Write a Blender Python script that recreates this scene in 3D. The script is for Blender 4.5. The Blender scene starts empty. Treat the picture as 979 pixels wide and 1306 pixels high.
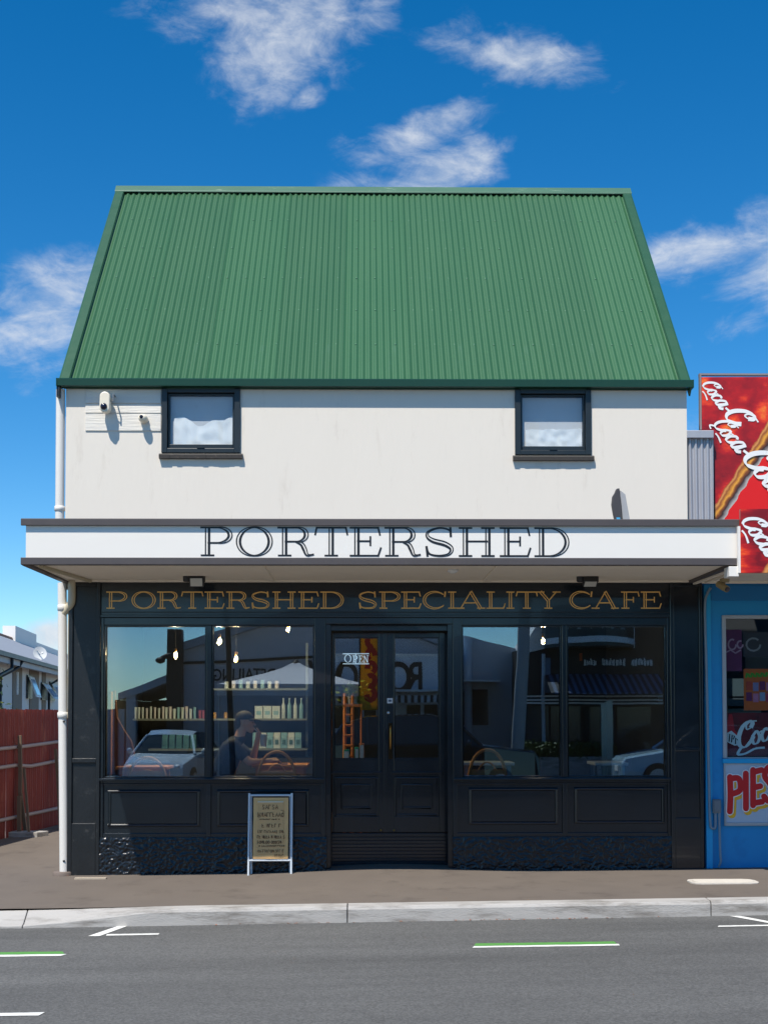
import bpy, bmesh, math, random
from mathutils import Vector, Matrix, noise
R = math.radians
scene = bpy.context.scene
COL = scene.collection
random.seed(7)

# ------------------------------------------------------------------ camera
F_PX, CX0, CY0 = 1682.0, 489.5, 857.1
CAM = Vector((-0.1602, -13.9076, 1.676)); YAW, PITCH, ROLL = 0.0137, 0.0320, 0.0007
cd = bpy.data.cameras.new('camera'); cam = bpy.data.objects.new('camera', cd); COL.objects.link(cam)
cd.sensor_fit = 'VERTICAL'; cd.sensor_height = 24.0; cd.lens = 24.0 * F_PX / 1306.0
cd.shift_y = (CY0 - 653.0) / 1306.0
cd.clip_end = 3000
cam.location = CAM
cam.matrix_world = Matrix.Translation(CAM) @ (Matrix.Rotation(-YAW, 4, 'Z') @ Matrix.Rotation(PITCH, 4, 'X') @ Matrix.Rotation(ROLL, 4, 'Y') @ Matrix.Rotation(R(90), 4, 'X'))
scene.camera = cam

def ray(px, py):
    x = (px - CX0) / F_PX; z = -(py - CY0) / F_PX; y = 1.0
    c, s = math.cos(-ROLL), math.sin(-ROLL); x, z = c*x - s*z, s*x + c*z
    c, s = math.cos(-PITCH), math.sin(-PITCH); y, z = c*y + s*z, -s*y + c*z
    c, s = math.cos(-YAW), math.sin(-YAW); x, y = c*x - s*y, s*x + c*y
    return Vector((x, y, z))
def at(px, py, Y=0.0):
    """pixel of the photograph -> (x, z) on the vertical plane at depth Y"""
    r = ray(px, py); t = (Y - CAM.y) / r.y; p = CAM + r * t
    return p.x, p.z
def X(px, Y=0.0, py=900): return at(px, py, Y)[0]
def Z(py, Y=0.0, px=489): return at(px, py, Y)[1]

# ------------------------------------------------------------------ light
SUN = Vector((-0.27, -0.535, 1.0)).normalized()          # towards the sun
ELEV = math.asin(SUN.z); AZ = math.atan2(SUN.x, SUN.y)
scene.view_settings.view_transform = 'Standard'; scene.view_settings.look = 'None'
scene.view_settings.gamma = 1.0; scene.view_settings.exposure = 0.27
w = bpy.data.worlds.new('World'); scene.world = w; w.use_nodes = True
def world():
    nt = w.node_tree; nt.nodes.clear(); N = nt.nodes.new; L = nt.links.new
    def M(op, a, b=None, clamp=False):
        n = N('ShaderNodeMath'); n.operation = op; n.use_clamp = clamp
        for i, v in enumerate((a, b)):
            if v is None: continue
            if isinstance(v, (int, float)): n.inputs[i].default_value = v
            else: L(v, n.inputs[i])
        return n.outputs[0]
    out = N('ShaderNodeOutputWorld'); bg = N('ShaderNodeBackground'); L(bg.outputs[0], out.inputs[0])
    sky = N('ShaderNodeTexSky'); sky.sky_type = 'NISHITA'; sky.sun_disc = False
    sky.sun_elevation = ELEV; sky.sun_rotation = AZ
    sky.air_density = .85; sky.dust_density = 0.0; sky.ozone_density = 1.0; sky.altitude = 400
    hs = N('ShaderNodeHueSaturation'); hs.inputs['Saturation'].default_value = 1.34; hs.inputs['Value'].default_value = 1.22
    tn = N('ShaderNodeMix'); tn.data_type = 'RGBA'; tn.blend_type = 'MULTIPLY'; tn.inputs[0].default_value = 1; L(sky.outputs[0], tn.inputs[6]); tn.inputs[7].default_value = (.89, 1.02, 1.1, 1)
    L(tn.outputs[2], hs.inputs['Color'])
    tc = N('ShaderNodeTexCoord'); sp = N('ShaderNodeSeparateXYZ'); L(tc.outputs['Generated'], sp.inputs[0])
    ay = M('ABSOLUTE', sp.outputs[1]); ay = M('MAXIMUM', ay, 0.02)
    u = M('DIVIDE', sp.outputs[0], ay); v = M('DIVIDE', sp.outputs[2], ay)
    # warp
    wn = N('ShaderNodeTexNoise'); wn.inputs['Scale'].default_value = 7.0; wn.inputs['Detail'].default_value = 5; L(tc.outputs['Generated'], wn.inputs['Vector'])
    wsep = N('ShaderNodeSeparateColor'); L(wn.outputs['Color'], wsep.inputs[0])
    u = M('ADD', u, M('MULTIPLY', M('SUBTRACT', wsep.outputs[0], 0.5), 0.07)); v = M('ADD', v, M('MULTIPLY', M('SUBTRACT', wsep.outputs[1], 0.5), 0.07))
    fn = N('ShaderNodeTexNoise'); fn.inputs['Scale'].default_value = 11.0; fn.inputs['Detail'].default_value = 12; fn.inputs['Roughness'].default_value = 0.6; fn.inputs['Distortion'].default_value = .35
    mp = N('ShaderNodeMapping'); mp.inputs['Rotation'].default_value = (0, R(25), 0); mp.inputs['Scale'].default_value = (0.75, 1, 1.5)
    L(tc.outputs['Generated'], mp.inputs[0]); L(mp.outputs[0], fn.inputs['Vector'])
    tot = None
    #        px   py   rx   ry  tilt(deg, up to the right)  weight
    for px, py, rx, ry, a, wt in ((365, 60, 120, 62, 22, .74), (240, 35, 100, 42, 15, .6), (665, 66, 86, 38, -14, .95), (545, 158, 84, 28, 24, .7),
                                  (560, 214, 86, 30, 12, 1.0), (50, 405, 88, 60, 38, .78), (20, 470, 60, 40, 30, .55), (905, 325, 110, 40, 14, .8), (975, 330, 70, 60, 20, .95),
                                  (925, 425, 70, 28, 25, .55), (860, 540, 90, 45, 0, .38), (62, 818, 34, 26, 10, 1.2), (408, 128, 34, 12, 20, .5),
                                  (790, 105, 26, 12, 30, .45), (150, 20, 60, 22, 10, .5), (480, 30, 60, 26, 30, .5), (-250, 300, 120, 60, 20, .8), (1300, 200, 160, 60, 20, .8), (1250, 640, 130, 60, 5, .8), (-300, 650, 160, 50, 5, .8)):
        r = ray(px, py); cu, cv = r.x/abs(r.y), r.z/abs(r.y); k = 1.18/F_PX
        du = M('SUBTRACT', u, cu); dv = M('SUBTRACT', v, cv); ca, sa = math.cos(R(a)), math.sin(R(a))
        p = M('ADD', M('MULTIPLY', du, ca/(rx*k)), M('MULTIPLY', dv, sa/(rx*k)))
        q = M('ADD', M('MULTIPLY', du, -sa/(ry*k)), M('MULTIPLY', dv, ca/(ry*k)))
        d2 = M('ADD', M('MULTIPLY', p, p), M('MULTIPLY', q, q))
        g = M('MULTIPLY', M('POWER', 2.71828, M('MULTIPLY', d2, -0.85)), wt)
        tot = g if tot is None else M('MAXIMUM', tot, g)
    fn2 = N('ShaderNodeTexNoise'); fn2.inputs['Scale'].default_value = 38.0; fn2.inputs['Detail'].default_value = 10; fn2.inputs['Roughness'].default_value = 0.66; fn2.inputs['Distortion'].default_value = .6; L(mp.outputs[0], fn2.inputs['Vector'])
    puff = M('ADD', M('MULTIPLY', M('SUBTRACT', fn.outputs[0], 0.5), 2.6), M('MULTIPLY', M('SUBTRACT', fn2.outputs[0], 0.5), 1.0))
    dens = M('SUBTRACT', M('ADD', M('MULTIPLY', tot, 1.15), puff), 0.36)
    dens = M('MULTIPLY', dens, M('MINIMUM', M('MULTIPLY', tot, 3.0), 1.0))
    rp = N('ShaderNodeMapRange'); rp.interpolation_type = 'SMOOTHSTEP'; rp.inputs[1].default_value = 0.0; rp.inputs[2].default_value = 1.2; rp.inputs[4].default_value = 0.92
    L(dens, rp.inputs[0])
    mix = N('ShaderNodeMix'); mix.data_type = 'RGBA'; L(rp.outputs[0], mix.inputs[0]); L(hs.outputs[0], mix.inputs[6])
    shd = N('ShaderNodeMix'); shd.data_type = 'RGBA'; sr = N('ShaderNodeMapRange'); sr.inputs[1].default_value = -.25; sr.inputs[2].default_value = .35; L(puff, sr.inputs[0]); L(sr.outputs[0], shd.inputs[0])
    shd.inputs[6].default_value = (4.8, 5.5, 6.6, 1); shd.inputs[7].default_value = (7.0, 7.3, 7.7, 1); L(shd.outputs[2], mix.inputs[7])
    L(mix.outputs[2], bg.inputs[0]); bg.inputs[1].default_value = 0.095
world()
sl = bpy.data.lights.new('sun', 'SUN'); sl.energy = 4.8; sl.angle = R(0.53); sl.color = (1, .94, .85)
so = bpy.data.objects.new('sun', sl); COL.objects.link(so); so.location = SUN*50
so.rotation_euler = SUN.to_track_quat('Z', 'Y').to_euler()

# ------------------------------------------------------------------ materials
MATS = {}
def lin(r, g, b):
    f = lambda c: ((c/255)/12.92 if c/255 <= .04045 else (((c/255)+.055)/1.055)**2.4)
    return (f(r), f(g), f(b), 1)
def mat(name, col, rough=.6, metal=0., var=.12, scale=6., bump=0., bscale=60., spec=.5, dirt=None, dscale=3., dthr=.55, emit=None, coat=0., stretch=None, rvar=.1):
    if name in MATS: return MATS[name]
    m = bpy.data.materials.new(name); m.use_nodes = True; nt = m.node_tree; N = nt.nodes.new; L = nt.links.new
    b = nt.nodes['Principled BSDF']; b.inputs['Metallic'].default_value = metal
    b.inputs['Specular IOR Level'].default_value = spec; b.inputs['Coat Weight'].default_value = coat
    tc = N('ShaderNodeTexCoord'); vec = tc.outputs['Object']
    if stretch:
        mp = N('ShaderNodeMapping'); mp.inputs['Scale'].default_value = stretch; L(vec, mp.inputs[0]); vec = mp.outputs[0]
    n1 = N('ShaderNodeTexNoise'); n1.inputs['Scale'].default_value = scale; n1.inputs['Detail'].default_value = 8; n1.inputs['Roughness'].default_value = .65; L(vec, n1.inputs['Vector'])
    mx = N('ShaderNodeMix'); mx.data_type = 'RGBA'; L(n1.outputs[0], mx.inputs[0])
    c = col[:3]; mx.inputs[6].default_value = (*[x*(1-var) for x in c], 1); mx.inputs[7].default_value = (*[min(1, x*(1+var)) for x in c], 1)
    o = mx.outputs[2]
    if dirt:
        n2 = N('ShaderNodeTexNoise'); n2.inputs['Scale'].default_value = dscale; n2.inputs['Detail'].default_value = 10; n2.inputs['Roughness'].default_value = .72; L(vec, n2.inputs['Vector'])
        rp = N('ShaderNodeMapRange'); rp.inputs[1].default_value = dthr; rp.inputs[2].default_value = dthr+.18; L(n2.outputs[0], rp.inputs[0])
        m2 = N('ShaderNodeMix'); m2.data_type = 'RGBA'; L(rp.outputs[0], m2.inputs[0]); L(o, m2.inputs[6]); m2.inputs[7].default_value = (*dirt[:3], 1); o = m2.outputs[2]
    L(o, b.inputs['Base Color'])
    rr = N('ShaderNodeMapRange'); rr.inputs[3].default_value = max(.02, rough-rvar); rr.inputs[4].default_value = min(1, rough+rvar); L(n1.outputs[0], rr.inputs[0]); L(rr.outputs[0], b.inputs['Roughness'])
    if bump:
        n3 = N('ShaderNodeTexNoise'); n3.inputs['Scale'].default_value = bscale; n3.inputs['Detail'].default_value = 6; L(vec, n3.inputs['Vector'])
        bp = N('ShaderNodeBump'); bp.inputs['Strength'].default_value = bump; bp.inputs['Distance'].default_value = .02; L(n3.outputs[0], bp.inputs['Height']); L(bp.outputs[0], b.inputs['Normal'])
    if emit:
        b.inputs['Emission Color'].default_value = (*emit[:3], 1); b.inputs['Emission Strength'].default_value = emit[3]
    MATS[name] = m; return m
def glass(name, tint=(.82, .9, .92), f0=.17):
    if name in MATS: return MATS[name]
    m = bpy.data.materials.new(name); m.use_nodes = True; nt = m.node_tree; nt.nodes.clear(); N = nt.nodes.new; L = nt.links.new
    out = N('ShaderNodeOutputMaterial'); tr = N('ShaderNodeBsdfTransparent'); gl = N('ShaderNodeBsdfGlossy'); mx = N('ShaderNodeMixShader')
    tr.inputs[0].default_value = (*tint, 1); gl.inputs['Roughness'].default_value = 0.004; gl.inputs[0].default_value = (.72, .88, 1, 1)
    # same reflectance from either side: Schlick on |cos|
    ge = N('ShaderNodeNewGeometry'); dt = N('ShaderNodeVectorMath'); dt.operation = 'DOT_PRODUCT'; L(ge.outputs['Incoming'], dt.inputs[0]); L(ge.outputs['Normal'], dt.inputs[1])
    def M(op, a, b=None):
        q = N('ShaderNodeMath'); q.operation = op
        for i, v in enumerate((a, b)):
            if v is not None:
                if isinstance(v, (int, float)): q.inputs[i].default_value = v
                else: L(v, q.inputs[i])
        return q.outputs[0]
    fac = M('ADD', M('MULTIPLY', M('POWER', M('SUBTRACT', 1.0, M('ABSOLUTE', dt.outputs['Value'])), 5.0), 1-f0), f0)
    tc = N('ShaderNodeTexCoord'); n = N('ShaderNodeTexNoise'); n.inputs['Scale'].default_value = 1.3; n.inputs['Detail'].default_value = 1; L(tc.outputs['Object'], n.inputs['Vector'])
    bp = N('ShaderNodeBump'); bp.inputs['Strength'].default_value = .05; bp.inputs['Distance'].default_value = .012; L(n.outputs[0], bp.inputs['Height']); L(bp.outputs[0], gl.inputs['Normal'])
    L(fac, mx.inputs[0]); L(tr.outputs[0], mx.inputs[1]); L(gl.outputs[0], mx.inputs[2]); L(mx.outputs[0], out.inputs[0])
    MATS[name] = m; return m

def thin_cloth(m, fac=.5):
    """cloth that lets daylight through"""
    nt = m.node_tree; b = nt.nodes['Principled BSDF']; out = [n for n in nt.nodes if n.type == 'OUTPUT_MATERIAL'][0]; t = nt.nodes.new('ShaderNodeBsdfTranslucent'); x = nt.nodes.new('ShaderNodeMixShader')
    nt.links.new(b.inputs['Base Color'].links[0].from_socket, t.inputs[0]); x.inputs[0].default_value = fac; nt.links.new(b.outputs[0], x.inputs[1]); nt.links.new(t.outputs[0], x.inputs[2]); nt.links.new(x.outputs[0], out.inputs[0]); return m

# ------------------------------------------------------------------ mesh helpers
class MB:
    def __init__(s): s.v = []; s.f = []; s.sm = []
    def add(s, vs, fs, smooth=False):
        o = len(s.v); s.v += [tuple(p) for p in vs]; s.f += [tuple(i+o for i in f) for f in fs]; s.sm += [smooth]*len(fs); return s
    def box(s, x0, x1, y0, y1, z0, z1):
        if x0 > x1: x0, x1 = x1, x0
        if y0 > y1: y0, y1 = y1, y0
        if z0 > z1: z0, z1 = z1, z0
        return s.add([(x0,y0,z0),(x1,y0,z0),(x1,y1,z0),(x0,y1,z0),(x0,y0,z1),(x1,y0,z1),(x1,y1,z1),(x0,y1,z1)],
                     [(0,3,2,1),(4,5,6,7),(0,1,5,4),(1,2,6,5),(2,3,7,6),(3,0,4,7)])
    def prism(s, poly, axis, a0, a1):
        """poly: 2-D outline; axis: extrusion axis ('y': poly in xz, 'x': poly in yz, 'z': poly in xy)"""
        n = len(poly); mk = {'y': lambda p, t: (p[0], t, p[1]), 'x': lambda p, t: (t, p[0], p[1]), 'z': lambda p, t: (p[0], p[1], t)}[axis]
        vs = [mk(p, a0) for p in poly] + [mk(p, a1) for p in poly]
        fs = [tuple(range(n)), tuple(range(2*n-1, n-1, -1))] + [(i, i+n, (i+1) % n+n, (i+1) % n) for i in range(n)]
        return s.add(vs, fs)
    def tube(s, path, r, n=10, cap=True, smooth=True):
        path = [Vector(p) for p in path]; rs = r if isinstance(r, (list, tuple)) else [r]*len(path); vs = []; fs = []
        up = Vector((0, 0, 1)); prev = None
        for i, p in enumerate(path):
            d = (path[min(i+1, len(path)-1)] - path[max(i-1, 0)]).normalized()
            if prev is None:
                a = d.orthogonal().normalized()
            else:
                a = (prev - d*prev.dot(d)); a = a.normalized() if a.length > 1e-6 else d.orthogonal().normalized()
            prev = a; b = d.cross(a)
            for k in range(n):
                t = 2*math.pi*k/n; vs.append(p + (a*math.cos(t)+b*math.sin(t))*rs[i])
        for i in range(len(path)-1):
            for k in range(n): fs.append((i*n+k, i*n+(k+1) % n, (i+1)*n+(k+1) % n, (i+1)*n+k))
        s.add(vs, fs, smooth)
        if cap:
            m = len(path)-1; s.add(vs, [tuple(range(n-1, -1, -1)), tuple(range(m*n, m*n+n))])
        return s
    def lathe(s, c, prof, n=14, axis='z', smooth=True):
        c = Vector(c); vs = []; fs = []
        for (r, h) in prof:
            for k in range(n):
                t = 2*math.pi*k/n; a, b = r*math.cos(t), r*math.sin(t)
                vs.append(c + (Vector((a, b, h)) if axis == 'z' else Vector((a, -h, b)) if axis == 'y' else Vector((h, a, b))))
        m = len(prof)
        for i in range(m-1):
            for k in range(n): fs.append((i*n+k, i*n+(k+1) % n, (i+1)*n+(k+1) % n, (i+1)*n+k))
        fs2 = [tuple(range(n-1, -1, -1)), tuple(range((m-1)*n, m*n))]
        s.add(vs, fs, smooth); s.add(vs, fs2); return s
    def ball(s, c, rx, ry, rz, n=12, m=8):
        return s.lathe(c, [(max(1e-4, math.sin(math.pi*i/m)), -math.cos(math.pi*i/m)) for i in range(m+1)], n)._scale(c, rx, ry, rz, n*(m+1)*2)
    def _scale(s, c, rx, ry, rz, cnt):
        for i in range(len(s.v)-cnt, len(s.v)):
            p = s.v[i]; s.v[i] = (c[0]+(p[0]-c[0])*rx, c[1]+(p[1]-c[1])*ry, c[2]+(p[2]-c[2])*rz)
        return s
    def quad(s, a, b, c, d): return s.add([a, b, c, d], [(0, 1, 2, 3)])
    def build(s, name, m, parent=None, bevel=0., loc=None):
        me = bpy.data.meshes.new(name)
        o = bpy.data.objects.new(name, me); COL.objects.link(o)
        off = Vector(loc) if loc is not None else Vector((0, 0, 0))
        if parent is not None:
            p = parent
            while p is not None: off = off + p.location; p = p.parent
            o.parent = parent
            if loc is not None: o.location = Vector(loc)
        elif loc is not None: o.location = Vector(loc)
        me.from_pydata([(p[0]-off.x, p[1]-off.y, p[2]-off.z) for p in s.v], [], s.f)
        bm = bmesh.new(); bm.from_mesh(me); bmesh.ops.remove_doubles(bm, verts=bm.verts, dist=1e-5) if not any(s.sm) else None
        bmesh.ops.recalc_face_normals(bm, faces=bm.faces); bm.to_mesh(me); bm.free()
        if len(me.polygons) == len(s.sm):
            for pl, f in zip(me.polygons, s.sm): pl.use_smooth = f
        me.materials.append(m)
        if bevel:
            md = o.modifiers.new('bevel', 'BEVEL'); md.width = bevel; md.segments = 2; md.limit_method = 'ANGLE'; md.angle_limit = R(40)
        return o
def B(name, m, parent, *box, bevel=0.): return MB().box(*box).build(name, m, parent, bevel)
def tag(o, label=None, cat=None, group=None, kind=None):
    if label: o['label'] = label
    if cat: o['category'] = cat
    if group: o['group'] = group
    if kind: o['kind'] = kind
    return o
def thing(name, label, cat, loc=(0, 0, 0), group=None):
    o = bpy.data.objects.new(name, None); COL.objects.link(o); o.location = loc; o.empty_display_size = .1
    return tag(o, label, cat, group)
def copy_tree(o, parent=None):
    c = o.copy(); COL.objects.link(c); c.parent = parent
    for ch in list(o.children): copy_tree(ch, c)
    return c
def spline(P, n=8):
    P = [Vector((*p, 0)[:3]) if len(p) < 3 else Vector(p) for p in P]; out = []
    for i in range(len(P)-1):
        a = P[max(i-1, 0)]; b = P[i]; c = P[i+1]; d = P[min(i+2, len(P)-1)]
        for k in range(n):
            t = k/n; out.append(.5*((2*b)+(c-a)*t+(2*a-5*b+4*c-d)*t*t+(3*b-a-3*c+d)*t**3))
    out.append(P[-1]); return out

# ---- flat lettering: ribbons in a local (u, v) plane
class Ink:
    """collects ribbons as slightly raised strips; tf maps (u, v, lift) to world"""
    def __init__(s, tf, keep=None): s.mb = MB(); s.tf = tf; s.k = 0; s.keep = keep
    def ribbon(s, pts, ws, closed=False):
        n = len(pts); L_ = []; R_ = []
        for i in range(n):
            a = pts[(i-1) % n] if closed else pts[max(i-1, 0)]; b = pts[(i+1) % n] if closed else pts[min(i+1, n-1)]
            dx, dy = b[0]-a[0], b[1]-a[1]; l = math.hypot(dx, dy) or 1; nx, ny = -dy/l, dx/l; w = (ws[i] if isinstance(ws, list) else ws)/2
            L_.append((pts[i][0]+nx*w, pts[i][1]+ny*w)); R_.append((pts[i][0]-nx*w, pts[i][1]-ny*w))
        lift = .0006 + .00025*(s.k % 14); s.k += 1
        vs = [s.tf(*p, lift+.00003*i) for i, p in enumerate(L_)] + [s.tf(*p, lift+.00003*i) for i, p in enumerate(R_)]
        fs = [(i, (i+1) % n, (i+1) % n+n, i+n) for i in range(n if closed else n-1)]
        if s.keep: fs = [f for f in fs if all(s.keep(*(L_+R_)[j]) for j in f)]
        if fs: s.mb.add(vs, fs)
    def poly(s, pts):
        lift = .0006 + .00025*(s.k % 14); s.k += 1
        s.mb.add([s.tf(*p, lift) for p in pts], [tuple(range(len(pts)))])
def arc(cx, cy, rx, ry, a0, a1, n=18): return [(cx+rx*math.cos(R(a0+(a1-a0)*i/n)), cy+ry*math.sin(R(a0+(a1-a0)*i/n))) for i in range(n+1)]
def serif_letter(ch, ink, x0, y0, wd, ht, tk, th, la=.24, lb=.46):
    """an inline (engraved) roman capital inside the box x0..x0+wd, y0..y0+ht"""
    T = lambda p: (x0+p[0]*wd, y0+p[1]*ht)
    def two(pts, ws, closed=False):
        pts = [T(p) for p in pts]; n = len(pts)
        offs = []
        for i in range(n):
            a = pts[(i-1) % n] if closed else pts[max(i-1, 0)]; b = pts[(i+1) % n] if closed else pts[min(i+1, n-1)]
            dx, dy = b[0]-a[0], b[1]-a[1]; l = math.hypot(dx, dy) or 1; offs.append((-dy/l, dx/l))
        A = []; Bq = []; wa = []; wb = []
        for p, o, w_ in zip(pts, offs, ws):
            a_ = max(la*w_, th*.6); b_ = max(lb*w_, th*.75); ka = w_/2-a_/2; kb = w_/2-b_/2
            A.append((p[0]+o[0]*ka, p[1]+o[1]*ka)); Bq.append((p[0]-o[0]*kb, p[1]-o[1]*kb)); wa.append(a_); wb.append(b_)
        ink.ribbon(A, wa, closed); ink.ribbon(Bq, wb, closed)
    def stem(x, b=0., t=1., x2=None):
        x2 = x if x2 is None else x2; two([(x, b), (x2, t)], [tk, tk])
    def hair(*pts, w_=None): ink.ribbon([T(p) for p in pts], w_ or th)
    def ser(x, y, h=None):
        h = h or (tk*1.25)/wd; o = th/2/ht*(1 if y < .5 else -1); hair((x-h, y+o), (x+h, y+o))
    def bowl(pts): n = len(pts); two(pts, [th+(tk*.95-th)*math.sin(math.pi*i/(n-1))**1.3 for i in range(n)])
    o = th/2/ht; s0 = tk*1.35/wd
    if ch in 'PR':
        stem(s0); ser(s0, 0); hair((0, 1-o), (.55, 1-o)); xr = 1. if ch == 'P' else .86; m = .45 if ch == 'P' else .5
        hair((s0, m), (.55, m)); bowl([(p[0], p[1]) for p in arc(.55, (1-o+m)/2, xr-.55-tk/2/wd, (1-o-m)/2, 90, -90)])
        if ch == 'R':
            pts = spline([(.5, m), (.66, m-.08), (.74, .25), (.82, .05), (1., .07)], 6); n = len(pts)
            two([(p[0], p[1]) for p in pts], [th+(tk*.9-th)*math.sin(math.pi*min(1, i/(n-1)*1.15)) if i/(n-1) < .87 else th for i in range(n)])
    elif ch == 'O':
        P_ = arc(.5, .5, .5-tk/2/wd, .51-o, 180, -180, 44)[:-1]
        two(P_, [th+(tk-th)*abs(math.cos(math.pi*2*i/44))**1.4 for i in range(44)], True)
    elif ch == 'C':
        P_ = arc(.53, .5, .53-tk/2/wd, .51-o, 42, 322, 36); two(P_, [th+(tk-th)*max(0, math.sin(math.pi*i/36))**1.6 for i in range(37)]); hair((.93, .68), (.96, 1.0), w_=th*1.4)
    elif ch == 'T':
        stem(.5); ser(.5, 0); hair((.05, 1-o), (.95, 1-o)); hair((.055, 1), (0, .72)); hair((.945, 1), (1, .72))
    elif ch in 'EFL':
        stem(s0); ser(s0, 0)
        if ch != 'L':
            hair((0, 1-o), (.94, 1-o)); hair((.9, 1), (.97, .71)); hair((s0, .52), (.66, .52)); hair((.66, .36), (.66, .69))
        else: ser(s0, 1)
        if ch != 'F': hair((0, o), (.94, o)); hair((.9, 0), (1, .31))
    elif ch == 'H':
        stem(s0); stem(1-s0); hair((s0, .52), (1-s0, .52))
        for x in (s0, 1-s0): ser(x, 0); ser(x, 1)
    elif ch == 'I': stem(.5); ser(.5, 0); ser(.5, 1)
    elif ch == 'D':
        stem(s0); hair((0, 1-o), (.45, 1-o)); hair((0, o), (.45, o)); bowl(arc(.45, .5, .55-tk/2/wd, .5-o, 90, -90))
    elif ch == 'A':
        hair((.1, 0), (.5, 1)); stem(.86, 0, 1, .48); hair((.24, .34), (.72, .34)); ser(.1, 0); ser(.87, 0)
    elif ch == 'Y':
        stem(.5, 0, .46); two([(.12, 1), (.5, .46)], [tk, tk]); hair((.9, 1), (.52, .46)); ser(.5, 0); ser(.12, 1); ser(.9, 1)
    elif ch == 'N':
        hair((.15, 0), (.15, 1)); stem(.85, 0, 1, .15); hair((.85, 0), (.85, 1)); ser(.15, 0); ser(.85, 1)
    elif ch == 'S':
        pts = spline([(.9, .7), (.84, .9), (.5, 1-o), (.14, .85), (.1, .68), (.3, .54), (.7, .43), (.92, .27), (.82, .08), (.48, o), (.16, .1), (.07, .32)], 5); n = len(pts)
        two([(p[0], p[1]) for p in pts], [th+(tk*1.0-th)*math.exp(-((i/(n-1)-.52)/.2)**2) for i in range(n)]); hair((.9, .66), (.88, 1.0), w_=th*1.3); hair((.06, .36), (.1, 0), w_=th*1.3)
def script_word(ink, word, x0, y0, h, ang, shear=.35, grow=0.):
    """flowing brush script, cap height h, baseline turned by ang"""
    ca, sa = math.cos(R(ang)), math.sin(R(ang)); adv = 0.
    def put(pts, wmin, wmax, closed=False):
        q = spline(pts, 6); n = len(q); o = []
        for p in q:
            ax = p.x+adv; sg_ = 1+grow*max(0, ax); u = (ax+grow*ax*ax/2+p.y*shear*sg_)*h; v = p.y*h*sg_; o.append((x0+u*ca-v*sa, y0+u*sa+v*ca))
        ws = []
        for i in range(n):
            a = q[max(i-1, 0)]; b = q[min(i+1, n-1)]; d = b-a; l = d.length or 1
            ws.append((wmin+(wmax-wmin)*abs(d.y/l))*h*(1+grow*max(0, q[i].x+adv)))
        ink.ribbon(o, ws)
    for c in word:
        if c == 'C':
            put([(.62, .72), (.7, .9), (.52, 1.02), (.24, .86), (.06, .48), (.1, .12), (.34, -.02), (.62, .16), (.74, .34)], .05, .2)
            put([(.62, .72), (.44, .7), (.42, .88), (.62, .98), (.9, .93)], .05, .08)
            if adv == 0: put([(.2, .04), (0, -.22), (.34, -.3), (.8, -.22), (1.25, -.3)], .08, .13)
            adv += .66
        elif c == 'o': put([(.2, .5), (.03, .3), (.08, .02), (.26, 0), (.36, .22), (.26, .47), (.2, .5), (.34, .42), (.48, .44)], .05, .14); adv += .42
        elif c == 'c': put([(.34, .4), (.22, .5), (.05, .28), (.12, .0), (.3, .02), (.44, .2)], .05, .15); adv += .4
        elif c == 'a':
            put([(.32, .42), (.2, .5), (.04, .26), (.1, 0), (.24, .06), (.36, .46)], .05, .14); put([(.36, .5), (.33, .1), (.42, 0), (.54, .14)], .05, .15); adv += .5
        elif c == 'l': put([(0, .1), (.2, .55), (.26, .95), (.14, 1.0), (.08, .6), (.1, .05), (.22, 0), (.32, .14)], .05, .13); adv += .3
        elif c == '-': put([(.02, .26), (.24, .3)], .1, .1); adv += .26
def sans(name, text, m, parent, x, y, z, size, rotz=0., shear=0., depth=.004, sx=1.):
    """plain block lettering on a vertical surface, as a mesh; rotz = 0 faces -y, pi faces +y"""
    cu = bpy.data.curves.new(name, 'FONT'); cu.body = text; cu.size = size; cu.extrude = depth; cu.offset = .016*size; cu.shear = shear
    tmp = bpy.data.objects.new(name, cu); COL.objects.link(tmp); dg = bpy.context.evaluated_depsgraph_get(); dg.update()
    me = bpy.data.meshes.new_from_object(tmp.evaluated_get(dg)); bpy.data.objects.remove(tmp)
    me.transform(Matrix.Rotation(rotz, 4, 'Z') @ Matrix.Rotation(R(90), 4, 'X') @ Matrix.Diagonal((sx, 1, 1, 1)))
    me.materials.clear(); me.materials.append(m); o = bpy.data.objects.new(name, me); COL.objects.link(o)
    off = Vector((0, 0, 0)); p = parent
    while p is not None: off = off + p.location; p = p.parent
    o.parent = parent; o.location = Vector((x, y, z)) - off; return o

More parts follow.
